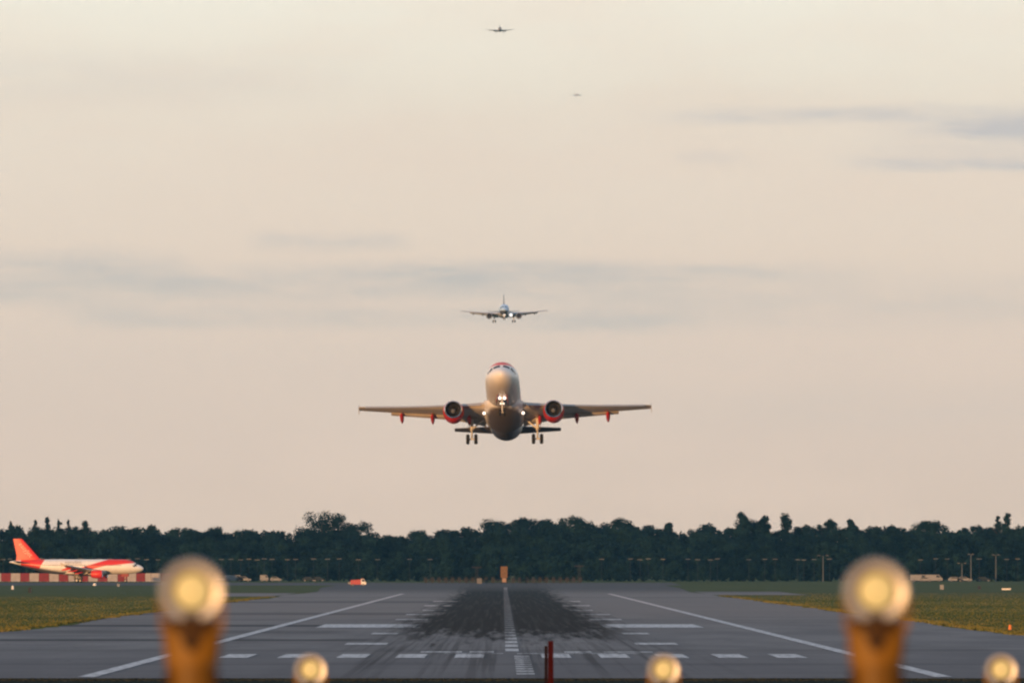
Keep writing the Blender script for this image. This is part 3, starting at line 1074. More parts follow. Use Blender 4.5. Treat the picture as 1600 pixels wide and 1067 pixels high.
# ------------------------------------------------------------------ grass tufts along the paved edges and over the strips
def tufts(name, n_, xr, yr, h, seed, dens=None):
    rng = np.random.default_rng(seed)
    vv, ff = [], []
    for _ in range(n_):
        yv = rng.uniform(*yr)
        xv = xr(rng, yv)
        if xv is None:
            continue
        z = ground(yv)
        hh = h * rng.uniform(0.4, 1.3)
        for k in range(3):
            a = rng.uniform(0, math.pi)
            wd = hh * rng.uniform(0.5, 1.2)
            lx, ly = math.cos(a) * wd, math.sin(a) * wd
            ox, oy = rng.uniform(-0.5, 0.5, 2) * hh
            b0 = len(vv)
            bend = rng.uniform(-0.4, 0.4) * hh
            vv += [(xv + ox - lx, yv + oy - ly, z - 0.02), (xv + ox + lx, yv + oy + ly, z - 0.02),
                   (xv + ox + lx * 0.7 + bend, yv + oy + ly * 0.7, z + hh * rng.uniform(0.6, 1.0)), (xv + ox - lx * 0.7 + bend, yv + oy - ly * 0.7, z + hh)]
            ff.append((b0, b0 + 1, b0 + 2, b0 + 3))
    me = bpy.data.meshes.new(name)
    me.from_pydata(vv, [], ff)
    me.materials.append(M['grass'])
    o = bpy.data.objects.new(name, me)
    COL.objects.link(o)
    return tag(o, kind='stuff')


def verge(rng, yv):
    s_ = -1 if rng.random() < 0.5 else 1
    edge = RX + (41.9 if s_ > 0 else -43.9 - max(0.0, 1100 - yv) * 0.03)
    if s_ < 0 and 2510 < yv < 2890: return None
    if s_ > 0 and 2690 < yv < 3000: return None
    return edge + s_ * (abs(rng.normal(0, 0.9)) - 0.9 * max(0.0, math.sin(yv / 23.0) * math.sin(yv / 9.0 + 1.0)))


def field(rng, yv):
    s_ = -1 if rng.random() < 0.5 else 1
    half = yv * 0.043 + 10
    e = 44.5
    if half < e + 1: return None
    xv = s_ * rng.uniform(e, half)
    if s_ < 0 and 2510 < yv < 2890: return None
    if s_ > 0 and 2690 < yv < 3000 and xv < 63: return None
    return xv


g1 = tufts('grass_tufts', 9000, verge, (1000, 2600), 0.17, 11)
g1['label'] = 'ragged dry grass tufts along the edges of the runway'
g1['category'] = 'grass'
g2 = tufts('rough_grass', 30000, field, (1150, 2900), 0.075, 12)
g2['label'] = 'rough olive grass covering the strips either side of the runway'
g2['category'] = 'grass'


def foot(rng, yv):
    return rng.uniform(-27, 27)


g3 = tufts('foreground_grass', 5000, foot, (655, 667), 0.06, 13)
g3['label'] = 'dark grass at the very bottom in front of the runway end'
g3['category'] = 'grass'

# ------------------------------------------------------------------ trees
def leaf_cloud(clumps, n_, leaf, seed, power=0.75):
    """quads scattered through the volume of ellipsoidal clumps; returns arrays"""
    rng = np.random.default_rng(seed)
    vol = np.array([c[3] * c[4] * c[5] for c in clumps]) ** power
    pick = rng.choice(len(clumps), n_, p=vol / vol.sum())
    C = np.array(clumps)[pick]
    d = rng.normal(size=(n_, 3))
    d /= np.linalg.norm(d, axis=1)[:, None]
    rad = rng.random(n_) ** 0.42 * rng.uniform(0.85, 1.12, n_)
    pos = C[:, :3] + d * rad[:, None] * C[:, 3:6]
    # leaf planes roughly facing outward with scatter
    nrm = d + rng.normal(size=(n_, 3)) * 0.42
    nrm /= np.linalg.norm(nrm, axis=1)[:, None]
    t1_ = np.cross(nrm, rng.normal(size=(n_, 3)))
    t1_ /= np.linalg.norm(t1_, axis=1)[:, None]
    t2_ = np.cross(nrm, t1_)
    sz = leaf * rng.uniform(0.6, 1.4, n_)
    a, b = t1_ * sz[:, None] * 0.5, t2_ * sz[:, None] * 0.38
    return np.stack([pos - a - b * 0.3, pos + b, pos + a - b * 0.2, pos - b], axis=1).reshape(-1, 3)


def quads_to_mesh(name, V, m_):
    nq = len(V) // 4
    me = bpy.data.meshes.new(name)
    me.vertices.add(len(V))
    me.vertices.foreach_set('co', V.astype(np.float32).ravel())
    me.loops.add(len(V))
    me.loops.foreach_set('vertex_index', np.arange(len(V), dtype=np.int32))
    me.polygons.add(nq)
    me.polygons.foreach_set('loop_start', np.arange(0, len(V), 4, dtype=np.int32))
    me.polygons.foreach_set('loop_total', np.full(nq, 4, dtype=np.int32))
    me.update(calc_edges=True)
    me.materials.append(m_)
    return me


def broad_clumps(h, wd, rng, low=0.22):
    cs = []
    for _ in range(int(rng.integers(22, 30))):
        zz = rng.uniform(low, 0.92) ** 0.85
        spread = 0.5 * wd * (1.0 if zz < 0.66 else math.sqrt(max(0.10, 1 - ((zz - 0.66) / 0.34) ** 2)))
        a, q_ = rng.uniform(0, 2 * math.pi), math.sqrt(rng.random()) * 0.95
        s_ = rng.uniform(0.12, 0.21) * wd
        cs.append((math.cos(a) * spread * q_, math.sin(a) * spread * q_, zz * h, s_, s_, min(s_ * rng.uniform(0.7, 1.0), h * 0.12)))
    cs.append((0, 0, h * 0.60, wd * 0.30, wd * 0.30, h * 0.30))
    top = h * 0.90
    cs.append((rng.uniform(-0.12, 0.12) * wd, 0, top, wd * 0.17, wd * 0.17, h * 0.10))
    return cs


def conifer_clumps(h, wd, rng):
    cs = []
    nl = 9
    for i in range(nl):
        f_ = i / (nl - 1)
        rr_ = (0.5 * wd + 0.22 * h * (1 - f_)) * (1 - 0.55 * f_ ** 2) * rng.uniform(0.85, 1.1)
        for k in range(3):
            a = rng.uniform(0, 2 * math.pi)
            cs.append((math.cos(a) * rr_ * 0.45, math.sin(a) * rr_ * 0.45, h * (0.16 + 0.78 * f_), rr_ * 0.65 + 0.12, rr_ * 0.65 + 0.12, h * 0.065))
    cs.append((0, 0, h * 0.95, 0.45, 0.45, h * 0.05))
    return cs


def slim_clumps(h, wd, rng):
    cs = []
    for i in range(20):
        f_ = 0.2 + 0.74 * i / 19
        rr_ = 0.5 * wd * (1.0 if f_ < 0.86 else 0.65)
        a = rng.uniform(0, 2 * math.pi)
        s_ = rng.uniform(0.24, 0.36) * wd
        cs.append((math.cos(a) * rr_ * 0.55, math.sin(a) * rr_ * 0.55, h * f_, s_, s_, s_ * 0.9))
    return cs


def trunk_mb(h, rng, limbs=6):
    q = MB()
    r0 = 0.028 * h
    q.tube((0, 0, -0.2), (0, 0, h * 0.35), r0, r0 * 0.75, 8)
    q.tube((0, 0, h * 0.35), (rng.uniform(-0.3, 0.3), 0, h * 0.85), r0 * 0.75, r0 * 0.2, 8)
    for k in range(limbs):
        a = rng.uniform(0, 2 * math.pi)
        z0 = h * rng.uniform(0.28, 0.6)
        q.tube((0, 0, z0), (math.cos(a) * h * 0.22, math.sin(a) * h * 0.22, z0 + h * rng.uniform(0.12, 0.25)), r0 * 0.4, r0 * 0.1, 6)
    return q


# library of crowns, unit-high x unit-wide families scaled to each tree's own size
DT = 3960.0
PXM = F / DT
zt = ground(DT)


def add_tree(px, ytop, wpx, kind, label, D=DT, gaps=1.0, seed=0, leaf=None, grp='trees standing out of the far tree line'):
    pxm = F / D
    rng = np.random.default_rng(1000 + seed)
    zb = ground(D)
    h = (886 - ytop) / pxm + EYE - zb
    wd = wpx / pxm
    root = empty('tree' if kind != 'conifer' else 'conifer_tree', ((px - 786) / pxm, D, zb), label, 'tree', grp)
    m_ = M['leaf_b'] if kind == 'conifer' else M['leaf_a']
    if kind == 'broad':
        wd *= 1.22
        cs = broad_clumps(h * 0.99, wd, rng)
    elif kind == 'conifer':
        cs = conifer_clumps(h * 0.985, wd, rng)
    else:
        cs = slim_clumps(h * 0.97, wd, rng)
    n_ = int(min(9500, max(700, 74 * wd * h * 0.55)) * gaps)
    V = leaf_cloud(cs, n_ if kind == 'broad' else int(n_ * 1.5), leaf or 0.54, 50 + seed, 0.75 if kind == 'broad' else 0.42)
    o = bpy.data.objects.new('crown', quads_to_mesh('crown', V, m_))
    COL.objects.link(o)
    o.parent = root
    trunk_mb(h, rng).build('trunk', M['bark'], root)
    return root


# centre px, top px, width px, kind, label
SKYLINE = [
    (18, 811, 13, 'broad', 'short blunt tree top at the far left edge of the woodland skyline', 1),
    (55, 810, 11, 'conifer', 'narrow pointed conifer above the red tail, first of the left cluster', 1),
    (74, 806, 16, 'conifer', 'tallest conifer of the left cluster above the white fuselage', 1),
    (91, 809, 12, 'broad', 'blunt tree right beside the tallest conifer of the left cluster', 1),
    (107, 809, 9, 'conifer', 'thin spiky conifer at the right end of the left cluster', 1),
    (134, 812, 24, 'conifer', 'wide pyramid-shaped conifer above the red nose of the taxiing airliner', 1),
    (186, 820, 46, 'broad', 'low flat-topped tree between the pyramid conifer and the big left lamp', 1),
    (237, 817, 40, 'broad', 'rounded dark tree directly above and left of the big left lamp', 1),
    (290, 822, 44, 'broad', 'flat low tree directly above the big left lamp', 1),
    (330, 822, 34, 'broad', 'low dome-shaped tree just right of the big left lamp', 1),
    (385, 828, 42, 'broad', 'lowest plain tree in the dip left of the huge round tree', 1),
    (437, 827, 26, 'broad', 'small tree with a single bump left of the huge round tree', 1),
    (502, 795, 62, 'broad', 'huge round tree with gaps of sky, tallest on the left half', 0.9),
    (548, 815, 60, 'broad', 'shoulder-shaped tree leaning on the right side of the huge round tree', 1),
    (612, 835, 34, 'broad', 'lowest tree in the sky notch right of the huge round tree', 1),
    (652, 827, 44, 'broad', 'smooth dome tree below the left wing of the climbing airliner', 1),
    (700, 825, 44, 'broad', 'broad dome tree left of the pointed one near the runway', 1),
    (727, 821, 34, 'broad', 'tree with a small knob on top, left of the runway line', 1),
    (778, 813, 52, 'broad', 'bushy tree with see-through edge directly above the runway line', 0.75),
    (815, 806, 40, 'broad', 'tall spiky-topped tree just right of the runway line', 1),
    (850, 809, 44, 'broad', 'flat-topped tree left of the highest central crown', 1),
    (890, 803, 62, 'broad', 'highest and widest crown right of the runway line', 1),
    (925, 817, 34, 'broad', 'low crown in the gap right of the highest central crown', 1),
    (964, 806, 46, 'broad', 'square-shouldered round tree right of the central group', 1),
    (1005, 818, 44, 'broad', 'level tree between the square-shouldered tree and a thin pointed one', 1),
    (1044, 813, 20, 'slim', 'thin pointed tree standing left of the deep sky notch', 1.2),
    (1066, 833, 30, 'broad', 'short tree at the bottom of the deep sky notch', 1),
    (1088, 822, 30, 'broad', 'tree rising from the right side of the deep sky notch', 1),
    (1112, 815, 42, 'broad', 'round tree right of the notch, left of the two towers of foliage', 1),
    (1142, 822, 30, 'broad', 'low tree filling between the round tree and the tall knob-headed one', 1),
    (1162, 796, 24, 'slim', 'tall knob-headed tree, left and higher of the close pair', 1.3),
    (1177, 812, 62, 'broad', 'broad dark crown carrying the close pair of tall tops', 1),
    (1192, 801, 22, 'slim', 'tall slanting tree, right and lower of the close pair', 1.3),
    (1229, 798, 25, 'slim', 'isolated see-through oval tree with sky on both sides', 0.75),
    (1260, 818, 40, 'broad', 'flat tree between the isolated oval tree and a humped one', 1),
    (1293, 808, 30, 'broad', 'humped tree with steep right side, left of the big right lamp', 1),
    (1331, 806, 19, 'slim', 'isolated slim oval tree directly above the big right lamp', 1.3),
    (1358, 820, 34, 'broad', 'low tree touching the right side of the slim oval tree', 1),
    (1396, 817, 26, 'broad', 'small domed tree above and right of the big right lamp', 1),
    (1450, 811, 56, 'broad', 'wide flat-crowned tree with a ragged top on the right', 1),
    (1492, 828, 30, 'broad', 'low tree in the sky dip right of the wide flat crown', 1),
    (1506, 820, 15, 'slim', 'small brownish tuft-topped tree in the right dip', 0.9),
    (1527, 818, 28, 'broad', 'small round tree left of the spindly twin-topped tree', 1),
    (1562, 812, 44, 'broad', 'dark block-shaped tree underneath the spindly twin tops', 1),
    (1559, 799, 10, 'slim', 'left and shorter of the two spindly tree tops near the right edge', 0.9),
    (1572, 795, 17, 'slim', 'right and taller of the two spindly tree tops near the right edge', 0.55),
    (1592, 818, 26, 'broad', 'last tree on the right edge of the skyline', 1),
]
for i, (px, yt, wp, kd, lb, gp) in enumerate(SKYLINE):
    add_tree(px, yt, wp, kd, lb, D=DT + (i % 3) * 6, gaps=gp, seed=i)

# the wood itself: one continuous mass of crowns below the skyline
rng = np.random.default_rng(77)
parts = []
BASE = [(-300, 821), (300, 822), (330, 829), (460, 830), (500, 827), (575, 829), (595, 836), (635, 835), (655, 829), (745, 831), (775, 818), (800, 815), (1005, 816), (1020, 820), (1048, 823),
        (1064, 835), (1078, 832), (1095, 825), (1205, 825), (1215, 829), (1270, 823), (1470, 822), (1492, 830), (1520, 824), (1900, 824)]
for (D, f0, f1, step) in ((3866, 0.22, 0.42, 3.6), (3880, 0.42, 0.62, 4.6), (3898, 0.60, 0.80, 5.2), (3916, 0.76, 0.92, 5.4), (3936, 0.88, 0.99, 5.4), (3974, 0.90, 1.0, 5.4)):
    xx = -250.0
    while xx < 250:
        ybase = float(np.interp(xx * F / D + 786, [q_[0] for q_ in BASE], [q_[1] - 2 for q_ in BASE]))
        h = ((886 - ybase) * D / F + EYE - ground(D)) * rng.uniform(f0, f1)
        wd = min(11.0, h * rng.uniform(0.6, 0.95))
        cs = broad_clumps(h, wd, rng, low=0.06)
        V = leaf_cloud(cs, int(30 * wd * h * 0.55 + 260), 0.72, int(rng.integers(1 << 30)))
        parts.append(V + np.array([xx, D + rng.uniform(-6, 6), ground(D)]))
        xx += step * rng.uniform(0.75, 1.25)
V = np.concatenate(parts)
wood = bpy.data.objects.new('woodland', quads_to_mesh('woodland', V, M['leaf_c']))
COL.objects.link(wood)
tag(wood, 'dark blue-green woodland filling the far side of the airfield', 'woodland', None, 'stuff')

# ------------------------------------------------------------------ far airfield furniture
M['barrier_red'] = mat('dark_red_barrier_paint', (0.22, 0.030, 0.035), 0.7, 0.2, var=0.2, vscale=1.0)
M['barrier_white'] = mat('white_barrier_paint', (0.38, 0.36, 0.36), 0.7, 0.2, var=0.15, vscale=1.0)
M['pole'] = mat('galvanised_pole', (0.014, 0.022, 0.028), 0.6, 0.2)
M['lamp_head'] = mat('pale_lamp_head', (0.20, 0.22, 0.23), 0.5, 0.3)
M['wood_orange'] = mat('orange_board_paint', (0.24, 0.135, 0.06), 0.7, 0.2, var=0.35, vscale=2.5)
M['pale_board'] = mat('pale_peach_board_paint', (0.36, 0.24, 0.17), 0.7, 0.2, var=0.2, vscale=2.0)
M['rust'] = mat('rusty_orange_steel', (0.036, 0.036, 0.037), 0.7, 0.2, var=0.3, vscale=1.0)
M['white'] = mat('plain_white_paint', (0.78, 0.77, 0.75), 0.5, 0.3)
M['off_white'] = mat('dull_white_paint', (0.26, 0.27, 0.29), 0.5, 0.3, var=0.2)
M['tyre'] = M['rubber']
M['mast_grey'] = mat('mast_grey_paint', (0.11, 0.12, 0.125), 0.6, 0.3)
M['dull_grey'] = mat('dull_grey_cabinet_paint', (0.15, 0.155, 0.16), 0.7, 0.2)
M['sign_orange'] = mat('orange_marker_plastic', (0.75, 0.22, 0.05), 0.6, 0.3)

# red and white barrier blocks behind the taxiing airliner
DB = 3790.0
pb = F / DB


def barrier(px0, px1, colour, label):
    x0, x1 = (px0 - 786) / pb, (px1 - 786) / pb
    wd = x1 - x0 - 0.06
    root = empty('barrier_block', ((x0 + x1) / 2, DB, ground(DB)), label, 'barrier', 'red and white barrier blocks')
    h = 2.45
    mm = M['barrier_red'] if colour == 'r' else M['barrier_white']
    q = MB()
    q.loft([[(-wd / 2, -0.55, 0.12), (wd / 2, -0.55, 0.12), (wd / 2, 0.55, 0.12), (-wd / 2, 0.55, 0.12)],
            [(-wd / 2, -0.42, 0.6), (wd / 2, -0.42, 0.6), (wd / 2, 0.42, 0.6), (-wd / 2, 0.42, 0.6)],
            [(-wd / 2, -0.30, h), (wd / 2, -0.30, h), (wd / 2, 0.30, h), (-wd / 2, 0.30, h)]])
    q.build('panel', mm, root, smooth_=False)
    q = MB()
    for sg in (-1, 1):
        q.box((sg * wd * 0.33, 0, 0.06), (0.3, 1.2, 0.12))
    q.build('foot', M['concrete'], root, smooth_=False)
    return root


k = 0
xs = -30.0
for (a, b, c, l) in ((-14, 2, 'w', 'white barrier block cut by the left edge of the picture'),
                     (2, 17, 'r', 'dark red barrier block at the left edge, under the tail tip'),
                     (17, 32, 'w', 'white barrier block under the tail cone of the taxiing airliner'),
                     (32, 46, 'r', 'dark red barrier block between two white ones under the red tail'),
                     (46, 61, 'w', 'white barrier block under the rear fuselage, next to a dark red one'),
                     (61, 77, 'r', 'dark red barrier block under the rear fuselage behind the tail'),
                     (77, 92, 'w', 'white barrier block half hidden behind the rear belly of the airliner'),
                     (92, 107, 'r', 'dark red barrier block just behind the wing of the taxiing airliner'),
                     (107, 122, 'w', 'white barrier block behind the main landing gear of the taxiing airliner'),
                     (122, 138, 'r', 'dark red barrier block behind the wing root of the taxiing airliner'),
                     (138, 153, 'w', 'white barrier block behind the red engine of the taxiing airliner'),
                     (153, 168, 'r', 'dark red barrier block just ahead of the red engine'),
                     (168, 184, 'w', 'white barrier block under the forward fuselage of the taxiing airliner'),
                     (184, 199, 'r', 'dark red barrier block under the forward fuselage near the nose gear'),
                     (199, 213, 'w', 'white barrier block by the nose gear of the taxiing airliner'),
                     (213, 227, 'r', 'dark red barrier block in front of the nose of the taxiing airliner'),
                     (227, 236, 'w', 'narrow white barrier block ahead of the nose of the taxiing airliner'),
                     (236, 251, 'w', 'brightest white barrier block, beside the big left lamp'),
                     (251, 268, 'r', 'dark red barrier block partly behind the big left lamp')):
    barrier(a, b, c, l)

# lamp posts in front of the wood
DL = 3850.0
pl = F / DL


def lamp_post_proto(px, top, grp_label, D=DL, arm=0.32):
    root = empty('lamp_post', ((px - 786) / (F / D), D, ground(D)), grp_label, 'lamp post', 'lamp posts in front of the wood')
    h = (886 - top) / (F / D) + EYE - ground(D)
    q = MB()
    q.tube((0, 0, 0), (0, 0, h), 0.07, 0.05, 8)
    q.build('pole', M['pole'], root)
    q = MB()
    q.tube((-arm, 0, h), (arm, 0, h), 0.04, 0.04, 6)
    q.build('bracket', M['pole'], root)
    for sg in (-1, 1):
        q = MB()
        q.loft([[(sg * (arm + dx_), -0.16 * f_, h + 0.04 + dz_), (sg * (arm + dx_), 0.16 * f_, h + 0.04 + dz_), (sg * (arm + dx_), 0.16 * f_, h + 0.16 + dz_), (sg * (arm + dx_), -0.16 * f_, h + 0.16 + dz_)]
                for dx_, dz_, f_ in ((-0.35, 0, 0.6), (0.1, 0, 1.0), (0.4, -0.02, 0.6))])
        q.build('lamp_head', M['lamp_head'], root)
    return root, h


random.seed(21)
proto, h0 = lamp_post_proto(5, 873, 'x')
sectors = (('small pale lamp post in the row above the taxiing airliner', [5, 16, 41, 65, 82, 96, 113, 126, 156, 171, 186, 201, 215, 229, 247]),
           ('small pale lamp post in the row between the big left lamp and the runway', [346, 361, 376, 389, 402, 413, 425, 449, 462, 490, 512, 530, 560, 590, 640, 672]),
           ('small pale lamp post in the row between the runway and the big right lamp', [940, 985, 1000, 1013, 1036, 1075, 1090, 1110, 1121, 1170, 1195, 1211, 1246, 1256, 1272, 1296]),
           ('small pale lamp post in the row right of the big right lamp', [1438, 1462, 1480, 1530, 1573, 1590]))
first = True
for lb, xs in sectors:
    for px in xs:
        o = proto if first else copy_tree(proto)
        first = False
        o['label'] = lb
        D = DL + random.uniform(-8, 8)
        o.location = ((px - 786) / (F / D), D, ground(D) - random.uniform(0, 0.35))
        o.rotation_euler = (0, 0, random.uniform(-0.5, 0.5))

for px, top, arm, lb in ((1286, 868, 1.2, 'tall floodlight mast with wide crossbar, left of the big right lamp'),
                         (1503, 880, 0.9, 'shorter floodlight mast, leftmost of three masts right of the big right lamp'),
                         (1517, 866, 0.5, 'plain slender mast, middle of three masts right of the big right lamp'),
                         (1556, 867, 0.7, 'brightest tall lattice mast near the right edge under the twin tree tops')):
    o, _ = lamp_post_proto(px, top, lb, D=3820.0, arm=arm)
    o.name = 'floodlight_mast'
    o['category'] = 'mast'
    o['group'] = 'tall floodlight masts'
    for ch in o.children:
        if ch.name.startswith('pole'):
            ch.data = ch.data.copy()
            for vtx in ch.data.vertices:
                vtx.co.x *= 2.2
                vtx.co.y *= 2.2
            ch.data.materials.clear()
            ch.data.materials.append(M['mast_grey'])

# localiser antenna array across the far runway end
DA = 3560.0
pa = F / DA
za = ground(DA)
root = empty('localiser_antenna', ((786 - 786) / pa, DA, za), 'long low brownish antenna array of many upright elements across the far runway end', 'antenna array')
q = MB()
q.box((0, 0.5, 1.00), (42.0, 0.22, 0.22))
q.box((0, 0.5, 0.35), (42.0, 0.16, 0.16))
q.build('support_rail', M['rust'], root, smooth_=False)
el = None
for i in range(24):
    x = -20.7 + i * 1.8
    if abs(x) < 1.2: continue
    if el is None:
        q = MB()
        q.box((0, 0.62, 0.95), (0.16, 0.14, 1.9))
        q.box((0, -0.4, 1.8), (0.10, 2.4, 0.10))
        for j in range(7):
            q.box((0, -1.5 + j * 0.33, 1.8), (1.25 - 0.09 * j, 0.05, 0.06))
        q.box((0, 0.62, 1.05), (0.9, 0.06, 1.1))
        el = q.build('antenna_element', M['rust'], root, smooth_=False)
        o = el
    else:
        o = el.copy()
        COL.objects.link(o)
    o.location.x = x

# orange board on the centreline beyond the far end
root = empty('marker_board', ((787.5 - 786) / pa, DA - 12, ground(DA - 12)), 'tall narrow orange slatted board standing on the runway centreline at its far end', 'board')
q = MB()
for i in range(7):
    q.box((-0.78 + 0.26 * i, 0, 3.15), (0.22, 0.08, 3.0))
for zz in (1.9, 3.2, 4.4):
    q.box((0, 0.07, zz), (1.8, 0.05, 0.18))
q.build('slatted_panel', M['wood_orange'], root, smooth_=False)
q = MB()
q.box((0.05, -0.05, 1.0), (1.05, 0.10, 1.1))
q.build('lower_panel', M['pale_board'], root, smooth_=False)
for sg in (-1, 1):
    q = MB()
    q.box((sg * 0.7, 0.16, 2.3), (0.12, 0.12, 4.6))
    q.build('leg', M['rust'], root, smooth_=False)

for px, lb, top in ((905, 'rust-brown T-shaped mast standing at the right end of the antenna array', 884),
                    (745, 'rust-brown T-shaped mast left of the orange board', 886)):
    D = 3590.0
    root = empty('antenna_mast', ((px - 786) / (F / D), D, ground(D)), lb, 'mast', 'T-shaped masts by the antenna array')
    h = (886 - top) / (F / D) + EYE - ground(D)
    q = MB()
    for sg in (-1, 1):
        q.tube((sg * 0.35, 0, 0), (sg * 0.2, 0, h), 0.07, 0.06, 6)
    for j in range(6):
        z0 = h * (j + 0.2) / 6.5
        q.tube((-0.32, 0, z0), (0.3, 0, z0 + h / 7), 0.035, 0.035, 5)
    q.build('lattice', M['rust'], root)
    q = MB()
    q.box((0, 0, h), (2.6, 0.2, 0.28))
    q.build('crossbar', M['rust'], root, smooth_=False)


# vehicles
def wheel_set(root, xs, hw, rad=0.36):
    for x in xs:
        for sg in (-1, 1):
            q = MB()
            q.lathe([(-0.11, 0.05), (-0.12, rad * 0.9), (-0.07, rad), (0.07, rad), (0.12, rad * 0.9), (0.11, 0.05)], 'y', (x, sg * (hw - 0.1), rad), 16)
            wh = q.build('wheel', M['tyre'], root)
            q = MB()
            q.lathe([(-0.13, 0.01), (-0.135, rad * 0.6), (0.135, rad * 0.6), (0.13, 0.01)], 'y', (x, sg * (hw - 0.1), rad), 14)
            q.build('rim', M['off_white'], wh)


M['veh_red'] = mat('vehicle_red_paint', (0.42, 0.06, 0.055), 0.4, 0.4)
M['veh_glass'] = mat('vehicle_glass', (0.03, 0.035, 0.04), 0.15, 0.5)
D = 3380.0
pv = F / D
root = empty('airfield_truck', ((559 - 786) / pv, D, ground(D) - 0.05), 'red airfield truck with white cab parked left of the far runway end', 'truck')
q = MB()
q.loft([[(x, y_, z) for x, z in ((-2.2, 0.5), (1.0, 0.5), (1.0, 1.95), (-2.2, 1.75))] for y_ in (-0.95, 0.95)])
q.build('rear_body', M['veh_red'], root, smooth_=False)
q = MB()
q.loft([[(x, y_, z) for x, z in ((1.02, 0.5), (2.6, 0.5), (2.6, 1.15), (2.3, 1.3), (2.0, 2.05), (1.02, 2.1))] for y_ in (-0.95, 0.95)])
q.build('cab', M['white'], root, smooth_=False)
q = MB()
q.loft([[(x, y_, z) for x, z in ((1.3, 1.35), (2.2, 1.35), (1.95, 1.92), (1.3, 1.95))] for y_ in (-0.97, 0.97)])
q.build('window', M['veh_glass'], root, smooth_=False)
q = MB()
q.box((1.4, 0, 2.17), (0.35, 1.2, 0.12))
q.build('light_bar', M['sign_orange'], root, smooth_=False)
wheel_set(root, (-1.5, 1.7), 0.95)
root.scale = (0.82, 0.82, 0.88)
root = empty('trailer', ((549.5 - 786) / pv, D + 2, ground(D + 2)), 'low grey trailer just behind the red airfield truck', 'trailer')
q = MB()
q.box((0, 0, 0.75), (1.9, 1.6, 0.55))
q.box((1.2, 0, 0.5), (0.7, 0.1, 0.1))
q.build('box_body', M['off_white'], root, smooth_=False)
wheel_set(root, (0.0,), 0.8, 0.3)


def car(px, D, base, label, paint, kind='car', L=4.2, H=1.5):
    pv = F / D
    root = empty('parked_car' if kind == 'car' else 'parked_van', ((px - 786) / pv, D, ground(D)), label, kind, 'vehicles parked by the wood')
    q = MB()
    if kind == 'car':
        prof = ((-L / 2, 0.35), (L / 2, 0.35), (L / 2, 0.75), (L * 0.28, 0.92), (L * 0.10, H), (-L * 0.30, H), (-L * 0.46, 0.95), (-L / 2, 0.9))
        wprof = ((-L * 0.36, 0.97), (L * 0.22, 0.97), (L * 0.08, H - 0.08), (-L * 0.27, H - 0.08))
    else:
        prof = ((-L / 2, 0.35), (L / 2, 0.35), (L / 2, 1.0), (L * 0.42, 1.2), (L * 0.30, H), (-L / 2, H))
        wprof = ((L * 0.14, 1.22), (L * 0.38, 1.22), (L * 0.28, H - 0.2), (L * 0.14, H - 0.2))
    q.loft([[(x, y_, z) for x, z in prof] for y_ in (-0.85, 0.85)])
    q.build('body', paint, root, smooth_=False)
    q = MB()
    q.loft([[(x, y_, z) for x, z in wprof] for y_ in (-0.87, 0.87)])
    q.build('window', M['veh_glass'], root, smooth_=False)
    wheel_set(root, (-L * 0.3, L * 0.3), 0.85, 0.33)
    return root


DV = 3830.0
car(348, DV, 0, 'pale parked car touching the right edge of the big left lamp', M['off_white'])
car(366, DV, 0, 'dull white parked van right of the big left lamp', M['off_white'], 'van', 5.2, 1.9)
car(381, DV, 0, 'dull parked car next to the dull white van', M['off_white'])
car(413, DV, 0, 'short white upright van standing alone at the foot of the wood', M['off_white'], 'van', 2.4, 1.9)
car(431, DV, 0, 'small white car right of the short upright van', M['off_white'], 'car', 3.2, 1.4)
car(483, DV, 0, 'bluish-grey parked car below the huge round tree', M['pole'], 'car', 4.0, 1.4)
car(498, DV, 0, 'grey parked car below the right side of the huge round tree', M['pole'], 'car', 3.6, 1.4)
car(1436, DV - 8, 0, 'white parked van just right of the big right lamp', M['off_white'], 'van', 5.0, 2.0)
car(1459, DV - 8, 0, 'white parked van, second right of the big right lamp', M['off_white'], 'van', 5.0, 2.0)
car(1446, DV - 40, 0, 'low white car in front of the two white vans', M['off_white'], 'car', 4.2, 1.3)
car(1493, DV - 30, 0, 'grey-white parked car between two slender masts', M['off_white'], 'car', 4.2, 1.4)
car(1507, DV - 30, 0, 'grey-white parked car right behind its twin by the masts', M['off_white'], 'car', 4.2, 1.4)
car(1537, DV - 20, 0, 'grey parked car left of the brightest mast', M['pole'], 'car', 4.2, 1.4)

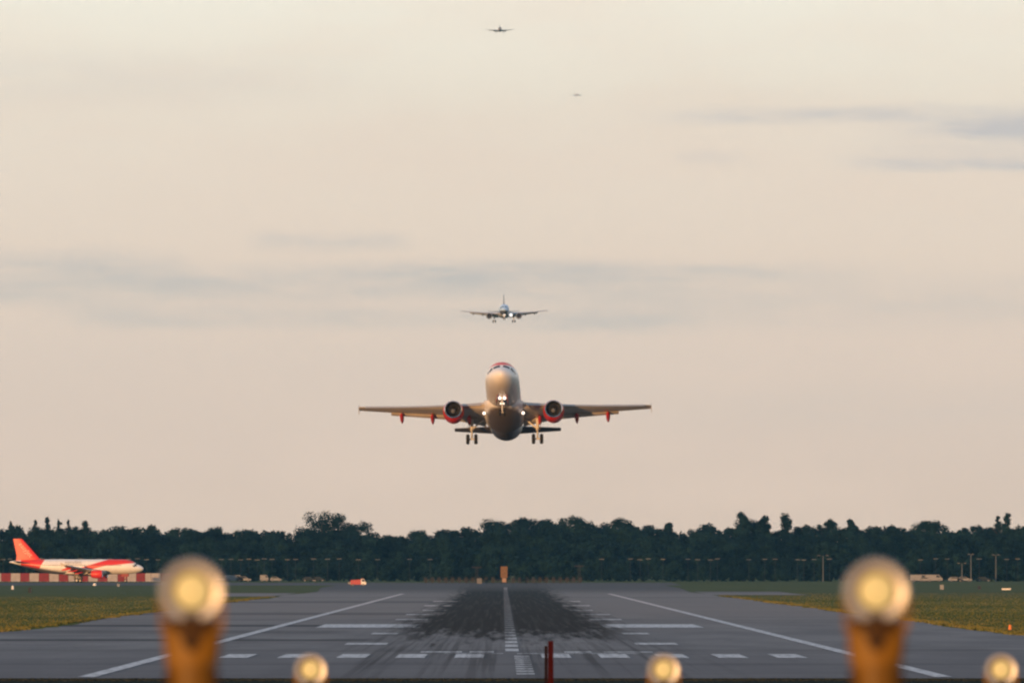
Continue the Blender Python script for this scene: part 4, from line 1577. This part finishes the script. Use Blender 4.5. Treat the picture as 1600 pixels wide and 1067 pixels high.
# small airfield signs and markers
def cabinet(px, py, D, wpx, hpx, label, m_, name='equipment_cabinet', cat='cabinet', cone=False):
    pv = F / D
    root = empty(name, ((px - 786) / pv, D, ground(D)), label, cat)
    z1 = EYE + (886 - (py - hpx / 2)) / pv - ground(D)
    wd, h = wpx / pv, hpx / pv
    q = MB()
    if cone:
        q.lathe([(z1 - h, wd * 0.5), (z1 - h * 0.1, wd * 0.3), (z1, wd * 0.05)], 'z', (0, 0, 0), 14, cap=True)
    else:
        q.box((0, 0, z1 - h / 2), (wd, wd * 0.5, h), taper=0.96)
    q.build('housing', m_, root, smooth_=cone)
    q = MB()
    for sg in (-1, 1):
        q.box((sg * wd * 0.3, 0, (z1 - h) / 2), (0.12, 0.12, max(0.1, z1 - h)))
    q.build('leg', M['pole'], root, smooth_=False)
    q = MB()
    if not cone:
        q.box((0, 0, z1 + 0.03), (wd * 1.08, wd * 0.56, 0.06))
        q.build('lid', m_, root, smooth_=False)
    return root


cabinet(1572, 921.5, 3120.0, 14, 5, 'bright white cabinet on the grass near the right edge', M['white'])
cabinet(1471.5, 917, 3150.0, 6, 7, 'small pale upright box on the grass right of the big right lamp', M['off_white'])
cabinet(20, 918.5, 3150.0, 5, 9, 'small white cone-shaped marker on the grass at the far left', M['white'], 'marker_cone', 'marker', True)
cabinet(148, 913.5, 3420.0, 7, 6, 'white round marker light on the grass below the red engine', M['white'], 'marker_light', 'marker', True)
cabinet(185, 916, 3350.0, 4, 8, 'thin grey marker post on the grass below the nose gear', M['off_white'], 'marker_stake', 'marker')
cabinet(47, 922, 2900.0, 5, 9, 'small dull rust-brown marker on the grass below the red tail', M['rust'], 'marker_stake', 'marker')
cabinet(1578, 979, 1180.0, 6, 8, 'small orange marker light at the right edge of the runway shoulder', M['sign_orange'], 'marker_light', 'marker', True)
cabinet(1530, 918, 3150.0, 5, 6, 'small brown stake on the right grass, left of the bright cabinet', M['rust'], 'marker_stake', 'marker')
cabinet(27, 1048, 742.0, 8, 5, 'small white lamp set in the asphalt at the bottom left', M['white'], 'runway_light', 'lamp')
cabinet(749, 908, 3555.0, 8, 9, 'grey upright cabinet left of the orange board', M['dull_grey'])

# ------------------------------------------------------------------ air: thin haze over the whole airfield
hz = bpy.data.materials.new('thin_blue_haze')
hz.use_nodes = True
t = NT(hz.node_tree)
pvv = t.n('ShaderNodeVolumePrincipled')
o = t.n('ShaderNodeOutputMaterial')
t.put(o.inputs['Volume'], pvv.outputs[0])
pvv.inputs['Color'].default_value = (0.20, 0.60, 1.0, 1)
pvv.inputs['Density'].default_value = 1.8e-5
pvv.inputs['Anisotropy'].default_value = 0.0
q = MB()
q.box((0, 15100, 549), (8000, 30900, 1100))
h_ = q.build('haze', hz, None, smooth_=False)
tag(h_, kind='stuff')
